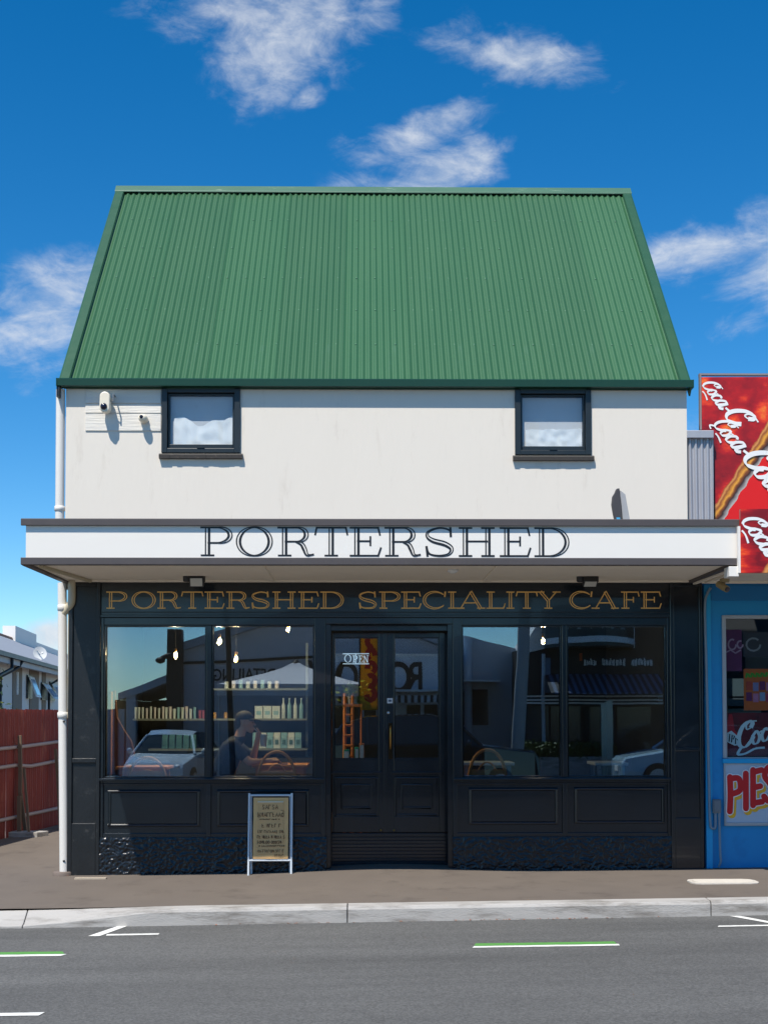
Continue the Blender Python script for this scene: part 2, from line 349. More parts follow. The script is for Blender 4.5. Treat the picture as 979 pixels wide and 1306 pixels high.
# ================================================================== setting
clampx = lambda x: max(-9., min(9., x))
def z_pave(x, y):
    x = clampx(x); t = max(0., min(1., -y/2.35)); zb = .026+.0083*x
    if -1.9 < x < 1.9 and y > -1.2:                     # the paving swells up to the door step
        k = max(0., 1-abs(x-.09)/1.6); zb += .045*k*k*(3-2*k)
    return zb*(1-t) + (.007+.0125*x)*t
def z_road(x): return -.128+.0148*clampx(x)
KY = -2.35
m_pave = mat('pavement_asphalt', lin(104, 95, 86), .9, var=.18, scale=2.2, bump=.25, bscale=160, dirt=lin(84, 76, 69), dscale=1.9, dthr=.54)
def asphalt(name, col, wear):
    m = mat(name, col, .88, var=.13, scale=1.2, bump=.5, bscale=170, stretch=None)
    nt = m.node_tree; N = nt.nodes.new; L = nt.links.new; b = nt.nodes['Principled BSDF']; src = b.inputs['Base Color'].links[0].from_socket
    tc = N('ShaderNodeTexCoord'); vo = N('ShaderNodeTexVoronoi'); vo.inputs['Scale'].default_value = 80; L(tc.outputs['Object'], vo.inputs['Vector'])
    hs = N('ShaderNodeSeparateColor'); L(vo.outputs['Color'], hs.inputs[0])
    mr = N('ShaderNodeMapRange'); mr.inputs[3].default_value = .74; mr.inputs[4].default_value = 1.3; L(hs.outputs[0], mr.inputs[0])
    mp = N('ShaderNodeMapping'); mp.inputs['Scale'].default_value = (.12, 1.1, 1); L(tc.outputs['Object'], mp.inputs[0])
    n = N('ShaderNodeTexNoise'); n.inputs['Scale'].default_value = 1.6; n.inputs['Detail'].default_value = 4; L(mp.outputs[0], n.inputs['Vector'])
    mr2 = N('ShaderNodeMapRange'); mr2.inputs[1].default_value = .3; mr2.inputs[2].default_value = .7; mr2.inputs[3].default_value = 1-wear; mr2.inputs[4].default_value = 1+wear; L(n.outputs[0], mr2.inputs[0])
    mu = N('ShaderNodeMath'); mu.operation = 'MULTIPLY'; L(mr.outputs[0], mu.inputs[0]); L(mr2.outputs[0], mu.inputs[1])
    sc = N('ShaderNodeVectorMath'); sc.operation = 'SCALE'; L(src, sc.inputs[0]); L(mu.outputs[0], sc.inputs['Scale']); L(sc.outputs[0], b.inputs['Base Color'])
    return m
m_road = asphalt('road_asphalt', lin(90, 90, 88), .2)
m_conc = mat('kerb_concrete', lin(172, 169, 164), .85, var=.15, scale=5, bump=.3, bscale=70, dirt=lin(118, 113, 106), dscale=2.8, dthr=.5, stretch=(.5, 1.6, 3))
m_soil = mat('ground_earth', lin(110, 100, 88), .95, var=.25, scale=.4)
m_paint = mat('road_paint', lin(222, 222, 216), .7, var=.06, dirt=lin(140, 140, 138), dscale=14, dthr=.6)
m_green = mat('cycle_lane_green', lin(84, 146, 66), .75, var=.12, scale=20, dirt=lin(100, 110, 95), dscale=14, dthr=.6)
def frange(a, b, n): return [a+(b-a)*i/n for i in range(n+1)]
XS = [-400, -120, -40, -20] + frange(-10, 10, 60) + [20, 40, 120, 400]
def sheet(name, xs, ys, zf, m, skirt=0.):
    mb = MB(); vs = [(x, y, zf(x, y)) for y in ys for x in xs]; n = len(xs)
    mb.add(vs, [(j*n+i, j*n+i+1, (j+1)*n+i+1, (j+1)*n+i) for j in range(len(ys)-1) for i in range(n-1)], True)
    o = mb.build(name, m); o['kind'] = 'structure'; return o
sheet('terrain', [-1500, -300, -60, 60, 300, 1500], [-1500, -300, -60, 60, 300, 1500], lambda x, y: -.45, m_soil)
sheet('pavement', XS, frange(KY+.14, 0, 10)+frange(.05, .6, 3)+[1.5, 3, 6, 10, 16, 30], lambda x, y: z_pave(x, y) + .006*noise.noise((x*.8, y*.8, 1)), m_pave)
sheet('road', XS, [-16.45, -11, -8, -6, -5, -4.2, -3.6, -3., KY-.02, KY+.05], lambda x, y: z_road(x) - .012*math.sin(max(0, min(1, (-y-2.3)/12.7))*math.pi)*0, m_road)
# near kerb: cast lengths with joints, dropping to a vehicle crossing on the left
kerb = tag(thing('kerb', None, None), kind='structure')
ends = [-30, -20, -12, -9, -6.0, -4.15, X(888*0+30, KY, 1180), X(443, KY, 1160), X(905, KY, 1150), 6.2, 9.5, 14, 30]
for a, b in zip(ends[:-1], ends[1:]):
    mb = MB(); xs = frange(a+.004, b-.004, 8 if b-a < 4 else 12); prof = []
    for x in xs:
        zt = z_pave(x, KY)+.004; zr = z_road(x)-.06
        x_lo, x_hi = X(30, KY, 1180), X(205, KY, 1160)
        k = max(0., min(1., (x-x_lo)/(x_hi-x_lo))) if x > -5.5 else max(0., min(1., (-7.5-x)/1.3)); k = k*k*(3-2*k)
        zt = zt - (1-k)*.115
        prof.append([(x, KY-.035, zr), (x, KY-.03, zt-.03 if k > .3 else zt-.012), (x, KY-.012, zt-.004), (x, KY+.012, zt), (x, KY+.15, zt+(.003 if k > .9 else (1-k)*.1)), (x, KY+.15, zr)])
    n = 6; vs = [p for s_ in prof for p in s_]
    fs = [(i*n+j, i*n+j+1, (i+1)*n+j+1, (i+1)*n+j) for i in range(len(xs)-1) for j in range(n-1)] + [tuple(range(n)), tuple(range(len(vs)-1, len(vs)-n-1, -1))]
    mb.add(vs, fs); mb.build('kerb_stone', m_conc, kerb, bevel=.006)
far_kerb = tag(MB().box(-60, 60, -16.58, -16.4, -.4, .03).build('far_kerb', m_conc), kind='structure')
sheet('far_pavement', [-400, -40, -10, 10, 40, 400], [-60, -30, -16.57], lambda x, y: .02, m_pave)
# painted markings (sheets 4 mm over the road)
def ground_pt(px, py):
    r = ray(px, py); t = 8.
    for _ in range(30):
        p = CAM + r*t; t += (z_road(p.x)+.004-p.z)/r.z
    p = CAM + r*t; return (p.x, p.y, z_road(p.x)+.004)
def marking(name, pts, m, label):
    mb = MB(); P = [ground_pt(*p) for p in pts]; c = [sum(q[i] for q in P)/4 for i in range(3)]
    a, b, c_, d = [Vector(p) for p in P]; n = 14; L_ = [a.lerp(b, i/n) for i in range(n+1)]; U = [d.lerp(c_, i/n) for i in range(n+1)]
    vs = [(p.x+random.uniform(-.004, .004), p.y+random.uniform(-.004, .004), z_road(p.x)+.004) for p in L_+U]
    mb.add(vs, [(i, i+1, i+n+2, i+n+1) for i in range(n)]); o = mb.build(name, m); o['kind'] = 'structure'; return o
marking('lane_line', [(602, 1208.6), (790.5, 1205.8), (788, 1203.8), (604, 1206.6)], m_paint, 0)
marking('green_lane_edge', [(604, 1206.4), (787, 1203.6), (782, 1200.6), (606, 1203.2)], m_green, 0)
marking('lane_line', [(-90, 1221.5), (78, 1219), (86, 1216.6), (-90, 1219)], m_paint, 0)
marking('green_lane_edge', [(-90, 1218.8), (83, 1216.5), (80, 1213.4), (-90, 1215.4)], m_green, 0)
marking('lane_line', [(-120, 1297.5), (50, 1295), (57, 1291), (-120, 1293.5)], m_paint, 0)
marking('parking_tick', [(113, 1193.8), (127, 1193.8), (163, 1180.8), (152, 1180.6)], m_paint, 0)
marking('parking_tick', [(136, 1193.2), (202, 1192), (204, 1190.2), (136, 1191.4)], m_paint, 0)
marking('parking_tick', [(930, 1168.2), (943, 1168), (1010, 1180.5), (1000, 1181)], m_paint, 0)
marking('parking_tick', [(914, 1182), (1010, 1180.3), (1010, 1178.8), (916, 1180.4)], m_paint, 0)
# service cover in the pavement, a worn repair strip by the corner, fallen leaves by the kerb
m_cover = mat('cover_concrete', lin(196, 190, 180), .85, var=.12, scale=12, dirt=lin(130, 125, 118), dscale=8)
def pave_pt(px, py):
    r = ray(px, py); t = 8.
    for _ in range(30):
        p = CAM + r*t; t += (z_pave(p.x, p.y)+.005-p.z)/r.z
    p = CAM + r*t; return p
c0 = pave_pt(921, 1124.5)
cov = thing('service_cover', 'pale rounded service cover set in the pavement before the blue shop', 'cover', (c0.x, c0.y, c0.z-.002))
ol = lambda s, hw, hd: [(c0.x+sx*(hw-s)+s*math.cos(R(a)), c0.y+sy*(hd-s)+s*math.sin(R(a))) for sx, sy, aa in ((1, 1, (0, 45, 90)), (-1, 1, (90, 135, 180)), (-1, -1, (180, 225, 270)), (1, -1, (270, 315, 360))) for a in aa]
MB().prism(ol(.1, .33, .17), 'z', c0.z-.03, c0.z+.006).build('rim', m_cover, cov)
MB().prism(ol(.08, .285, .125), 'z', c0.z-.02, c0.z+.011).build('lid', mat('cover_lid', lin(205, 198, 186), .8, var=.15, scale=20), cov)
c1 = pave_pt(116, 1120)
tag(MB().box(c1.x-.16, c1.x+.16, c1.y-.035, c1.y+.03, c1.z-.03, c1.z+.006).build('drain_cover', mat('drain_cover', lin(178, 165, 146), .8), None, loc=(c1.x, c1.y, c1.z)), 'narrow tan drain strip in the pavement at the corner pilaster', 'drain cover')
m_leaf = mat('dry_leaf', lin(150, 84, 42), .8, var=.4)
mb = MB()
for i in range(46):
    cx = random.choice([-1.0, -.8, 1.0, 1.2, .6, 2.0])+random.gauss(0, .3); cy = KY-.05-abs(random.gauss(0, .03)); a = random.random()*6.28; r_ = random.uniform(.008, .02); z_ = z_road(cx)+.006
    mb.add([(cx+r_*math.cos(a), cy+r_*math.sin(a), z_), (cx+.5*r_*math.cos(a+1.57), cy+.5*r_*math.sin(a+1.57), z_+.006), (cx-r_*math.cos(a), cy-r_*math.sin(a), z_+.002), (cx-.5*r_*math.cos(a+1.57), cy-.5*r_*math.sin(a+1.57), z_+.004)], [(0, 1, 2, 3)])
tag(mb.build('fallen_leaves', m_leaf), 'scattered brown fallen leaves in the gutter along the kerb', 'leaves', kind='stuff')

# ================================================================== the shop building
m_stucco = mat('white_stucco', lin(225, 217, 204), .85, var=.03, scale=1.5, bump=.1, bscale=14, dirt=lin(206, 196, 182), dscale=2.2, dthr=.57, stretch=(1.6, 1, .35))
m_black = mat('black_gloss_paint', (.0075, .012, .0165), .22, var=.3, scale=3, bump=.015, bscale=25, spec=.55, coat=.25, dirt=(.018, .02, .021), dscale=6, dthr=.62)
m_blackw = mat('black_worn_paint', (.012, .013, .014), .36, var=.3, scale=4, bump=.1, bscale=30, dirt=(.06, .06, .058), dscale=7, dthr=.57)
m_plinth = mat('black_roughcast', (.008, .011, .015), .3, var=.25, scale=20, spec=.5)
m_fascia = mat('white_fascia', lin(234, 229, 220), .55, var=.02, dirt=lin(214, 212, 208), dscale=2, dthr=.62, stretch=(.4, 1, 1))
m_flash = mat('grey_flashing', lin(78, 72, 71), .5, var=.1)
m_soffit = mat('soffit_paint', lin(242, 232, 214), .8, var=.05, dirt=lin(222, 208, 186), dscale=1.5, dthr=.58)
m_roof = mat('green_roof_paint', lin(50, 95, 62), .5, var=.07, scale=1.2, dirt=lin(62, 102, 78), dscale=3, dthr=.6, stretch=(1, .25, .25))
nt_ = m_roof.node_tree; bs_ = nt_.nodes['Principled BSDF']; src_ = bs_.inputs['Base Color'].links[0].from_socket      # each sheet has faded a little differently
oi_ = nt_.nodes.new('ShaderNodeObjectInfo'); rm_ = nt_.nodes.new('ShaderNodeMapRange'); rm_.inputs[3].default_value = .93; rm_.inputs[4].default_value = 1.08; nt_.links.new(oi_.outputs['Random'], rm_.inputs[0])
vm_ = nt_.nodes.new('ShaderNodeVectorMath'); vm_.operation = 'SCALE'; nt_.links.new(src_, vm_.inputs[0]); nt_.links.new(rm_.outputs[0], vm_.inputs['Scale']); nt_.links.new(vm_.outputs[0], bs_.inputs['Base Color'])
m_rooft = mat('green_trim_paint', lin(44, 84, 58), .4, var=.06)
m_gutter = mat('green_gutter_paint', lin(22, 62, 44), .32, var=.06)
m_dkframe = mat('dark_window_frame', lin(30, 38, 42), .4, var=.15, dirt=lin(62, 66, 66), dscale=18, dthr=.62)
m_whitepipe = mat('white_pvc', lin(226, 222, 214), .45, var=.04, dirt=lin(176, 164, 140), dscale=3, dthr=.63, stretch=(1, 1, .4))
m_creampipe = mat('cream_pvc', lin(196, 186, 160), .5, var=.06)
m_gold = mat('gold_leaf', lin(252, 192, 110), .5, metal=0., var=.12, scale=18)
m_ink = mat('black_lettering', (.012, .012, .014), .4)
m_glass = glass('window_glass')
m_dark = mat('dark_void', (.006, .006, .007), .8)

XL, XR = -3.33, 3.253                                  # upper wall
bld = thing('shop_building', 'white two-storey shop with steep green roof and black shopfront', 'building', (0, 0, 0))
Z0W, ZE = 3.0, 5.17
wl = (X(208, 0, 540), X(305, 0, 540), Z(578, 0, 257), Z(497, 0, 257)); wr = (X(657.5, 0, 540), X(751.5, 0, 540), Z(580.5, 0, 705), Z(498.5, 0, 705))
mb = MB()
cuts = [XL, wl[0], wl[1], wr[0], wr[1], XR]
for i in range(5):
    if i in (1, 3):
        ww = wl if i == 1 else wr
        mb.box(cuts[i], cuts[i+1], 0, .2, Z0W, ww[2]); mb.box(cuts[i], cuts[i+1], 0, .2, ww[3], ZE)
    else: mb.box(cuts[i], cuts[i+1], 0, .2, Z0W, ZE)
DEP = 6.3
RY, RZ, EY, EZ = 3.096, 8.50, -.06, 5.15
sl_ = (RZ-EZ)/(RY-EY)
zroof = lambda y: EZ + (y-EY)*sl_ if y < RY else RZ - (y-RY)*sl_
for x0, x1 in ((XL, XL+.18), (XR-.18, XR)):
    mb.prism([(.2, Z0W), (DEP-.2, Z0W), (DEP-.2, zroof(DEP-.2)-.06), (RY, RZ-.1), (.2, zroof(.2)-.06)], 'x', x0, x1)
    mb.prism([(.2, -.2), (DEP-.2, -.2), (DEP-.2, Z0W), (.2, Z0W)], 'x', x0, x1)
mb.box(XL, XR, DEP-.2, DEP, -.2, ZE)
upper = mb.build('wall', m_stucco, bld)
# ---- roof: boarded underlay, nine corrugated sheets each side, barge flashings, ridge, gutter
RXL, RXR = -3.393-.005, 3.295-.005
mb = MB()
mb.add([(RXL+.04, EY+.03, EZ-.03), (RXR-.04, EY+.03, EZ-.03), (RXR-.04, RY, RZ-.05), (RXL+.04, RY, RZ-.05), (RXL+.04, DEP+.14, zroof(DEP+.14)-.03), (RXR-.04, DEP+.14, zroof(DEP+.14)-.03)], [(0, 1, 2, 3), (3, 2, 5, 4)])
roof = mb.build('roof', m_rooft, bld)
NS = 9; x_in0, x_in1 = RXL+.09, RXR-.09; wS = (x_in1-x_in0)/NS
nc = 10; seg = nc*8; slen = math.hypot(RY-EY, RZ-EZ); dirv = Vector((0, RY-EY, RZ-EZ)).normalized(); nrm = Vector((0, -dirv.z, dirv.y))
def sheet_mesh(flip, sd):
    vs = []; fs = []; rows = 10
    for j in range(rows+1):
        for i in range(seg+1):
            t = i/seg; h = .0095*math.cos(2*math.pi*nc*t) + .0035*noise.noise((t*3, j*.7, sd))
            p = dirv*(slen*j/rows) + nrm*h; vs.append((t*wS+(.0015), p.y if not flip else -p.y, p.z))
    n = seg+1
    fs = [(j*n+i, j*n+i+1, (j+1)*n+i+1, (j+1)*n+i) for j in range(rows) for i in range(seg)]
    me = bpy.data.meshes.new('roof_sheet'); me.from_pydata(vs, [], fs); me.materials.append(m_roof)
    for p in me.polygons: p.use_smooth = True
    return me
for flip in (False, True):
    meshes = [sheet_mesh(flip, k*3.1) for k in range(3)]
    for i in range(NS):
        o = bpy.data.objects.new('roof_sheet', meshes[i % 3]); COL.objects.link(o); o.parent = roof
        o.location = (x_in0+i*wS, EY if not flip else 2*RY-EY, EZ + (.008 if i % 2 else 0))
mb = MB()
for i in range(7):
    d_ = slen*(.015+.16*i)
    for k in range(int(NS*nc/3)):
        x_ = x_in0+(k*3+.0)*wS/nc; p = Vector((x_, EY, EZ)) + dirv*d_ + nrm*.0115
        if random.random() < .15: continue
        mb.lathe((p.x, p.y, p.z), [(.0001, -.002), (.011, -.001), (.01, .004), (.0001, .006)], 5, 'y')
o = mb.build('roof_screws', mat('screw_heads', lin(84, 128, 100), .45), roof); o['kind'] = 'stuff'
mb = MB()
for k, (x_, l_) in enumerate([(x_in0+.02+random.random()*(x_in1-x_in0), random.uniform(.025, .06)) for _ in range(13)]):      # torn sheet ends and lead tags showing white along the gutter
    p = Vector((x_, EY, EZ)) + dirv*.02 + nrm*.014; q = p + dirv*l_ + Vector((random.uniform(-.01, .012), 0, 0))
    mb.tube([p, q], .004, 5)
o = mb.build('sheet_ties', mat('white_tie', lin(214, 222, 214), .5), roof); o['kind'] = 'stuff'
for s_, x0 in ((-1, RXL), (1, RXR)):
    for fl in (False, True):
        mb = MB()
        prof = [(0, -.1), (0, .03), (.02, .036), (.105, .036), (.115, .018), (.115, .012), (.02, .02), (.016, -.1)]
        a = Vector((0, EY, EZ)) - dirv*.03; b = Vector((0, RY, RZ))
        vs = []
        for base in (a, b):
            for u_, h in prof:
                p = base + nrm*h; vs.append((x0 - s_*u_, p.y if not fl else 2*RY-p.y, p.z))
        n = len(prof); mb.add(vs, [(i, (i+1) % n, (i+1) % n+n, i+n) for i in range(n)] + [tuple(range(n)), tuple(range(2*n-1, n-1, -1))])
        mb.build('barge_flashing', m_rooft, roof)
# ridge capping: two wings and a roll
mb = MB(); prof = [(-.1, -.07), (-.096, -.062), (-.03, .016), (-.018, .03), (0, .036), (.018, .03), (.03, .016), (.096, -.062), (.1, -.07)]
lo = [(y, z-.012) for y, z in reversed(prof)]
mb.prism([(RY+y, RZ+.02+z) for y, z in prof+lo], 'x', RXL-.005, RXR+.005)
rc = mb.build('ridge_cap', mat('ridge_paint', lin(64, 104, 82), .5, dirt=lin(150, 165, 145), dscale=12, dthr=.6, stretch=(.3, 1, 1)), roof)
# front gutter (square profile) with brackets of its own paint
gz = Z(494.5, EY); gt = Z(485.5, EY)
mb = MB(); gp = [(EY-.05, gz+.004), (EY-.055, gt), (EY-.045, gt+.008), (EY-.04, gt-.004), (EY-.042, gz+.012), (EY+.045, gz+.012), (EY+.047, gt), (EY+.054, gt), (EY+.054, gz)]
mb.prism(gp, 'x', RXL-.01, RXR+.012); gut = mb.build('gutter', m_gutter, bld)
for x in (RXL-.006, RXR+.008): B('gutter_end', m_gutter, gut, x-.006, x+.006, EY-.057, EY+.052, gz-.004, gt+.006)
# small eave board beneath the gutter
B('eave_board', m_gutter, bld, XL-.02, XR+.02, -.03, -.002, 5.12, 5.16)
B('gutter_outlet', m_blackw, bld, RXL-.01, RXL+.02, -.10, .1, Z(507, -.1), Z(494, -.1))
# ---- upper windows
m_curtW = mat('white_curtain', lin(236, 235, 232), .9, var=.02, bump=.08, bscale=9)
m_cloth_shade = mat('shaded_cloth_grey', lin(206, 204, 202), .8, var=.08, scale=5, dirt=lin(180, 178, 182), dscale=6, dthr=.6)  # eave shade on the white cloth, put into its colour as grey
def upper_window(w4, sd, sill_px):
    x0, x1, z0, z1 = w4; fw = .048
    fr = MB(); fr.box(x0-.012, x0+fw, -.03, .09, z0, z1+.03); fr.box(x1-fw, x1+.012, -.03, .09, z0, z1+.03); fr.box(x0+fw, x1-fw, -.028, .09, z1-fw*.75, z1+.028); fr.box(x0+fw, x1-fw, -.028, .09, z0, z0+fw)
    W = fr.build('upper_window', m_dkframe, bld, .004)
    # sash, slightly smaller, with a heavy bottom rail
    s = MB(); a, b, c, d = x0+fw+.004, x1-fw-.004, z0+fw+.004, z1-fw*.75-.004; q = .018
    s.box(a, a+q, .012, .05, c, d); s.box(b-q, b, .012, .05, c, d); s.box(a+q, b-q, .013, .05, d-q, d); s.box(a+q, b-q, .008, .05, c, c+.045)
    s.build('sash', m_dkframe, W, .003)
    B('pane', glass('upper_glass', (.94, .96, .97), .025), W, a+q, b-q, .03, .034, c+.045, d-q)
    # sheet behind the pane, its grey standing for eave shade on the cloth, and a gathered cloth hung across the lower part
    B('shaded_cloth', m_cloth_shade, W, a+q, b-q, .07, .075, c+.03, d-q)
    mb = MB(); n = 40; m_ = 10; vs = []
    for j in range(m_+1):
        for i in range(n+1):
            t = i/n; top = c+.045+(.235 if sd == 0 else .18)*(1+.3*noise.noise((t*3.3, sd*7, 0)) + (.45*abs(t-.45) if sd == 0 else .1*t)); zz = c+.04+(top-c-.04)*j/m_
            if j == m_: zz += .012*noise.noise((t*12, sd, 3))
            vs.append((a+q+.04+t*(b-a-2*q-.045), .052+.010*noise.noise((t*9+j*.1, j*.25, sd*5)), zz))
    mb.add(vs, [(j*(n+1)+i, j*(n+1)+i+1, (j+1)*(n+1)+i+1, (j+1)*(n+1)+i) for j in range(m_) for i in range(n)], True)
    mb.build('curtain', m_curtW, W)
    B('catch', m_dkframe, W, (x0+x1)/2-.04, (x0+x1)/2+.04, -.036, -.02, z0+.05, z0+.063)
    mb = MB(); sx0, sx1 = x0-.035, x1+.04; zt = z0-.004; n = 16
    for i in range(n):                                   # chipped dark sill
        xa = sx0+(sx1-sx0)*i/n; xb = sx0+(sx1-sx0)*(i+1)/n; e = random.uniform(0, .008)
        mb.prism([(-.05+e, zt-.06+e*.4), (.0, zt-.06), (.0, zt), (-.04, zt-.008-e*.3), (-.053+e, zt-.022)], 'x', xa, xb)
    mb.build('sill', mat('weathered_sill', lin(58, 54, 50), .7, var=.3, scale=25, dirt=lin(112, 98, 84), dscale=14, dthr=.57), W)
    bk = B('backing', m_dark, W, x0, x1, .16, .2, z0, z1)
upper_window(wl, 0, 0); upper_window(wr, 1, 0)
# ---- weatherboards patched into the wall beside the left window
m_board = mat('white_weatherboard', lin(220, 215, 205), .8, var=.05, scale=8, bump=.3, bscale=20, dirt=lin(150, 136, 118), dscale=9, dthr=.62, stretch=(.25, 1, 3))
bx0, bx1 = X(109.5, 0, 520), X(207, 0, 520)
for za, zb in ((497, 514.6), (515.2, 526.8), (527.4, 549.5)):
    z0, z1 = Z(zb, 0, 150), Z(za, 0, 150)
    MB().prism([(-.012, z0), (-.006, z1), (.01, z1), (.01, z0)], 'x', bx0, bx1-.012).build('weatherboard', m_board, bld, .002)
# ---- left downpipes
xp = X(77, .02, 580); r_ = .047
mb = MB().tube([(xp, .02, Z(497, .02, 75)), (xp, .02, 3.2)], r_, 16); dp = mb.build('downpipe', m_whitepipe, bld)
mb = MB().lathe((xp, .02, Z(652, .02, 75)), [(.048, 0), (.056, .004), (.056, .05), (.048, .054)], 16); mb.build('pipe_collar', m_whitepipe, dp)
xq = X(82.5, -.02, 1000); zq = z_pave(xq, 0)
mb = MB().tube([(X(79.5, -.02, 760), -.02, 3.06), (X(80.5, -.02, 900), -.02, 1.7), (xq+.003, -.02, zq-.01)], .047, 16); dq = mb.build('downpipe', m_whitepipe, bld)
for py in (779, 916): mb = MB().lathe((X(80.5, -.02, py), -.02, Z(py, -.02, 80)), [(.048, 0), (.057, .004), (.057, .06), (.048, .064)], 16).build('pipe_collar', m_whitepipe, dq)
xe = X(92, -.05, 760)
mb = MB().tube(spline([(xe, -.06, 3.08), (xe, -.06, Z(765, -.05, 90)), (xe-.02, -.055, Z(772, -.05, 90)), (X(86, -.05, 775), -.04, Z(776, -.05, 85)), (X(80, -.03, 778), -.025, Z(783, -.03, 80))], 4), .04, 14); mb.build('pipe_elbow', m_creampipe, dq)
mb = MB().tube([(X(88.5, -.05, 800), -.035, Z(780, -.03, 88)), (X(88.5, -.05, 900), -.035, Z(916, -.03, 88))], .018, 10); mb.build('overflow_pipe', m_creampipe, dq)
for py in (920, 1098): MB().lathe((X(82, -.06, py), -.065, Z(py, -.06, 82)), [(.0001, 0), (.012, 0), (.012, .006), (.0001, .008)], 10, 'y').build('pipe_screw', m_dkframe, dq)
MB().lathe((xq-.01, -.03, zq-.02), [(.1, 0), (.1, .05), (.09, .06), (.05, .06)], 18).build('pipe_foot', mat('pipe_foot', lin(112, 100, 92), .8, var=.2, dirt=lin(150, 110, 90), dscale=9), dq)

# ---- canopy
CL, CR, CF, CT, CB = -3.338, 3.304, -1.72, 3.485, 3.0575
zf0 = Z(711.8, CF); zf1 = Z(668.8, CF)
can = thing('canopy', None, None); can.parent = bld
mb = MB().box(CL+.04, CR-.015, CF, CF+.03, CB+.02, CT-.02).box(CL+.04, CL+.07, CF+.03, -.002, CB+.02, CT-.02).box(CR-.045, CR-.015, CF+.03, -.002, CB+.02, CT-.02)
fas = mb.build('fascia', m_fascia, can)
MB().box(CL+.07, CR-.045, CF+.03, -.002, CT-.1, CT-.06).build('deck', m_flash, can)
mb = MB(); top = [(CF-.035, CT-.065), (CF-.035, CT-.004), (CF-.025, CT), (CF+.1, CT), (CF+.1, CT-.018), (CF-.005, CT-.02), (CF-.005, CT-.065)]
mb.prism(top, 'x', CL, CR); mb.box(CL, CL+.1, CF+.1, -.003, CT-.045, CT); mb.box(CR-.1, CR, CF+.1, -.003, CT-.045, CT)
mb.build('top_flashing', m_flash, can, .003)
mb = MB(); mb.box(CL, CR, CF-.03, CF+.05, CB, zf0); mb.box(CL, CL+.06, CF+.05, -.003, CB, zf0-.01); mb.box(CR-.06, CR, CF+.05, -.003, CB, zf0-.01)
mb.build('bottom_trim', m_flash, can, .003)
# soffit sheets with cover battens
px_j = [CL+.06, -1.15, 1.1, CR-.06]
for a, b in zip(px_j[:-1], px_j[1:]): B('soffit_panel', m_soffit, can, a+.002, b-.002, CF+.05, -.004, CB+.028, CB+.04)
for x in px_j[1:-1]: B('batten', m_soffit, can, x-.03, x+.03, CF+.05, -.07, CB+.014, CB+.028, bevel=.003)
B('wall_batten', m_soffit, can, CL+.06, CR-.06, -.07, -.004, CB+.008, CB+.028, bevel=.003)
mb = MB().tube([(CL+.12, CF+.25, CB+.012), (CL+.3, -.12, CB+.012)], .02, 8); mb.build('drain_pipe', m_creampipe, can)
MB().lathe((X(577, -1.1, 727), -1.1, CB-.01), [(.02, 0), (.05, .015), (.055, .04), (.04, .045)], 12).build('soffit_fitting', mat('white_plastic', lin(230, 230, 228), .4), can)
# lettering on the fascia
for ch, a, b in zip('PORTERSHED', (255.5, 300.8, 353.7, 401.7, 445.8, 490.2, 541.3, 584, 636.8, 681), (297, 348, 400.4, 443, 485.7, 536.2, 578.3, 631, 676, 725.7)):
    c = (a+b)/2; dy = (c-255)/470*1.1
    (xa, z0), (xb, z1) = at(a, 709.3+dy, CF), at(b, 671.6+dy, CF)
    ink = Ink(lambda u, v, l: (u, CF-l-.001, v)); serif_letter(ch, ink, xa, z0, xb-xa, z1-z0, .05, .0165)
    ink.mb.build('letter', m_ink, fas)

# ---- shopfront
PY = -.06
def framed(mb, x0, x1, z0, z1, y0, y1, s, b=None, t=None):
    b = s if b is None else b; t = s if t is None else t
    mb.box(x0, x0+s, y0, y1, z0, z1); mb.box(x1-s, x1, y0, y1, z0, z1); mb.box(x0+s, x1-s, y0, y1, z1-t, z1); mb.box(x0+s, x1-s, y0, y1, z0, z0+b)
zS = CB+.006
for (pa, pb, ins, zm) in ((87, 127.5, .045, (748, 967, 973, 1050)), (855, 895.5, .04, (748, 953, 958, 1043))):
    x0, x1 = X(pa, PY), X(pb, PY); mid = (pa+pb)/2
    zb = z_pave(x0, 0)-.05
    P = B('pilaster', m_blackw if pa < 500 else m_black, bld, x0, x1, -.035, .2, zb, zS)
    zz = [Z(p, PY, mid) for p in zm]
    mb = MB(); mb.box(x0-.002, x0+ins, PY, -.035, zb, zS); mb.box(x1-ins*.8, x1+.002, PY, -.035, zb, zS)
    for za, zc in ((zb, zz[3]), (zz[2], zz[1]), (zz[0], zS)): mb.box(x0+ins, x1-ins*.8, PY+.001, -.035, za, zc)
    mb.build('pilaster_frame', m_blackw if pa < 500 else m_black, P, .006)
xA, xB = X(127.5), X(855)
# sign board above the windows
zh = Z(788)
sb = B('sign_board', m_black, bld, xA, xB, -.03, .12, zh, zS)
B('sign_moulding', m_black, sb, xA, xB, -.055, -.03, zh, zh+.028, bevel=.006)
B('sign_moulding', m_black, sb, xA, xB, -.042, -.03, zh+.05, zh+.062, bevel=.004)
for ch, a, b in zip('PORTERSHEDSPECIALITYCAFE', (135.7, 167.9, 200.6, 231.8, 260.9, 288.5, 320.4, 347, 380.3, 408.4, 457, 483.3, 511.3, 538.7, 570, 583.4, 619.8, 644, 657.9, 685.5, 725.5, 755.7, 791.4, 816.5),
                    (162.8, 199, 231, 259, 286, 318.6, 344, 377.5, 406.6, 438.6, 480.4, 510.6, 536.6, 568.8, 582.6, 617.5, 643.8, 656.8, 684.7, 711.8, 755.2, 787.5, 815, 842.5)):
    (xa, z0), (xb, z1) = at(a, 776.4, -.03), at(b, 754.4, -.03)
    ink = Ink(lambda u, v, l: (u, -.031-l, v)); serif_letter(ch, ink, xa, z0, xb-xa, z1-z0, .034, .0125, .32, .32)
    ink.mb.build('letter', m_gold, sb)
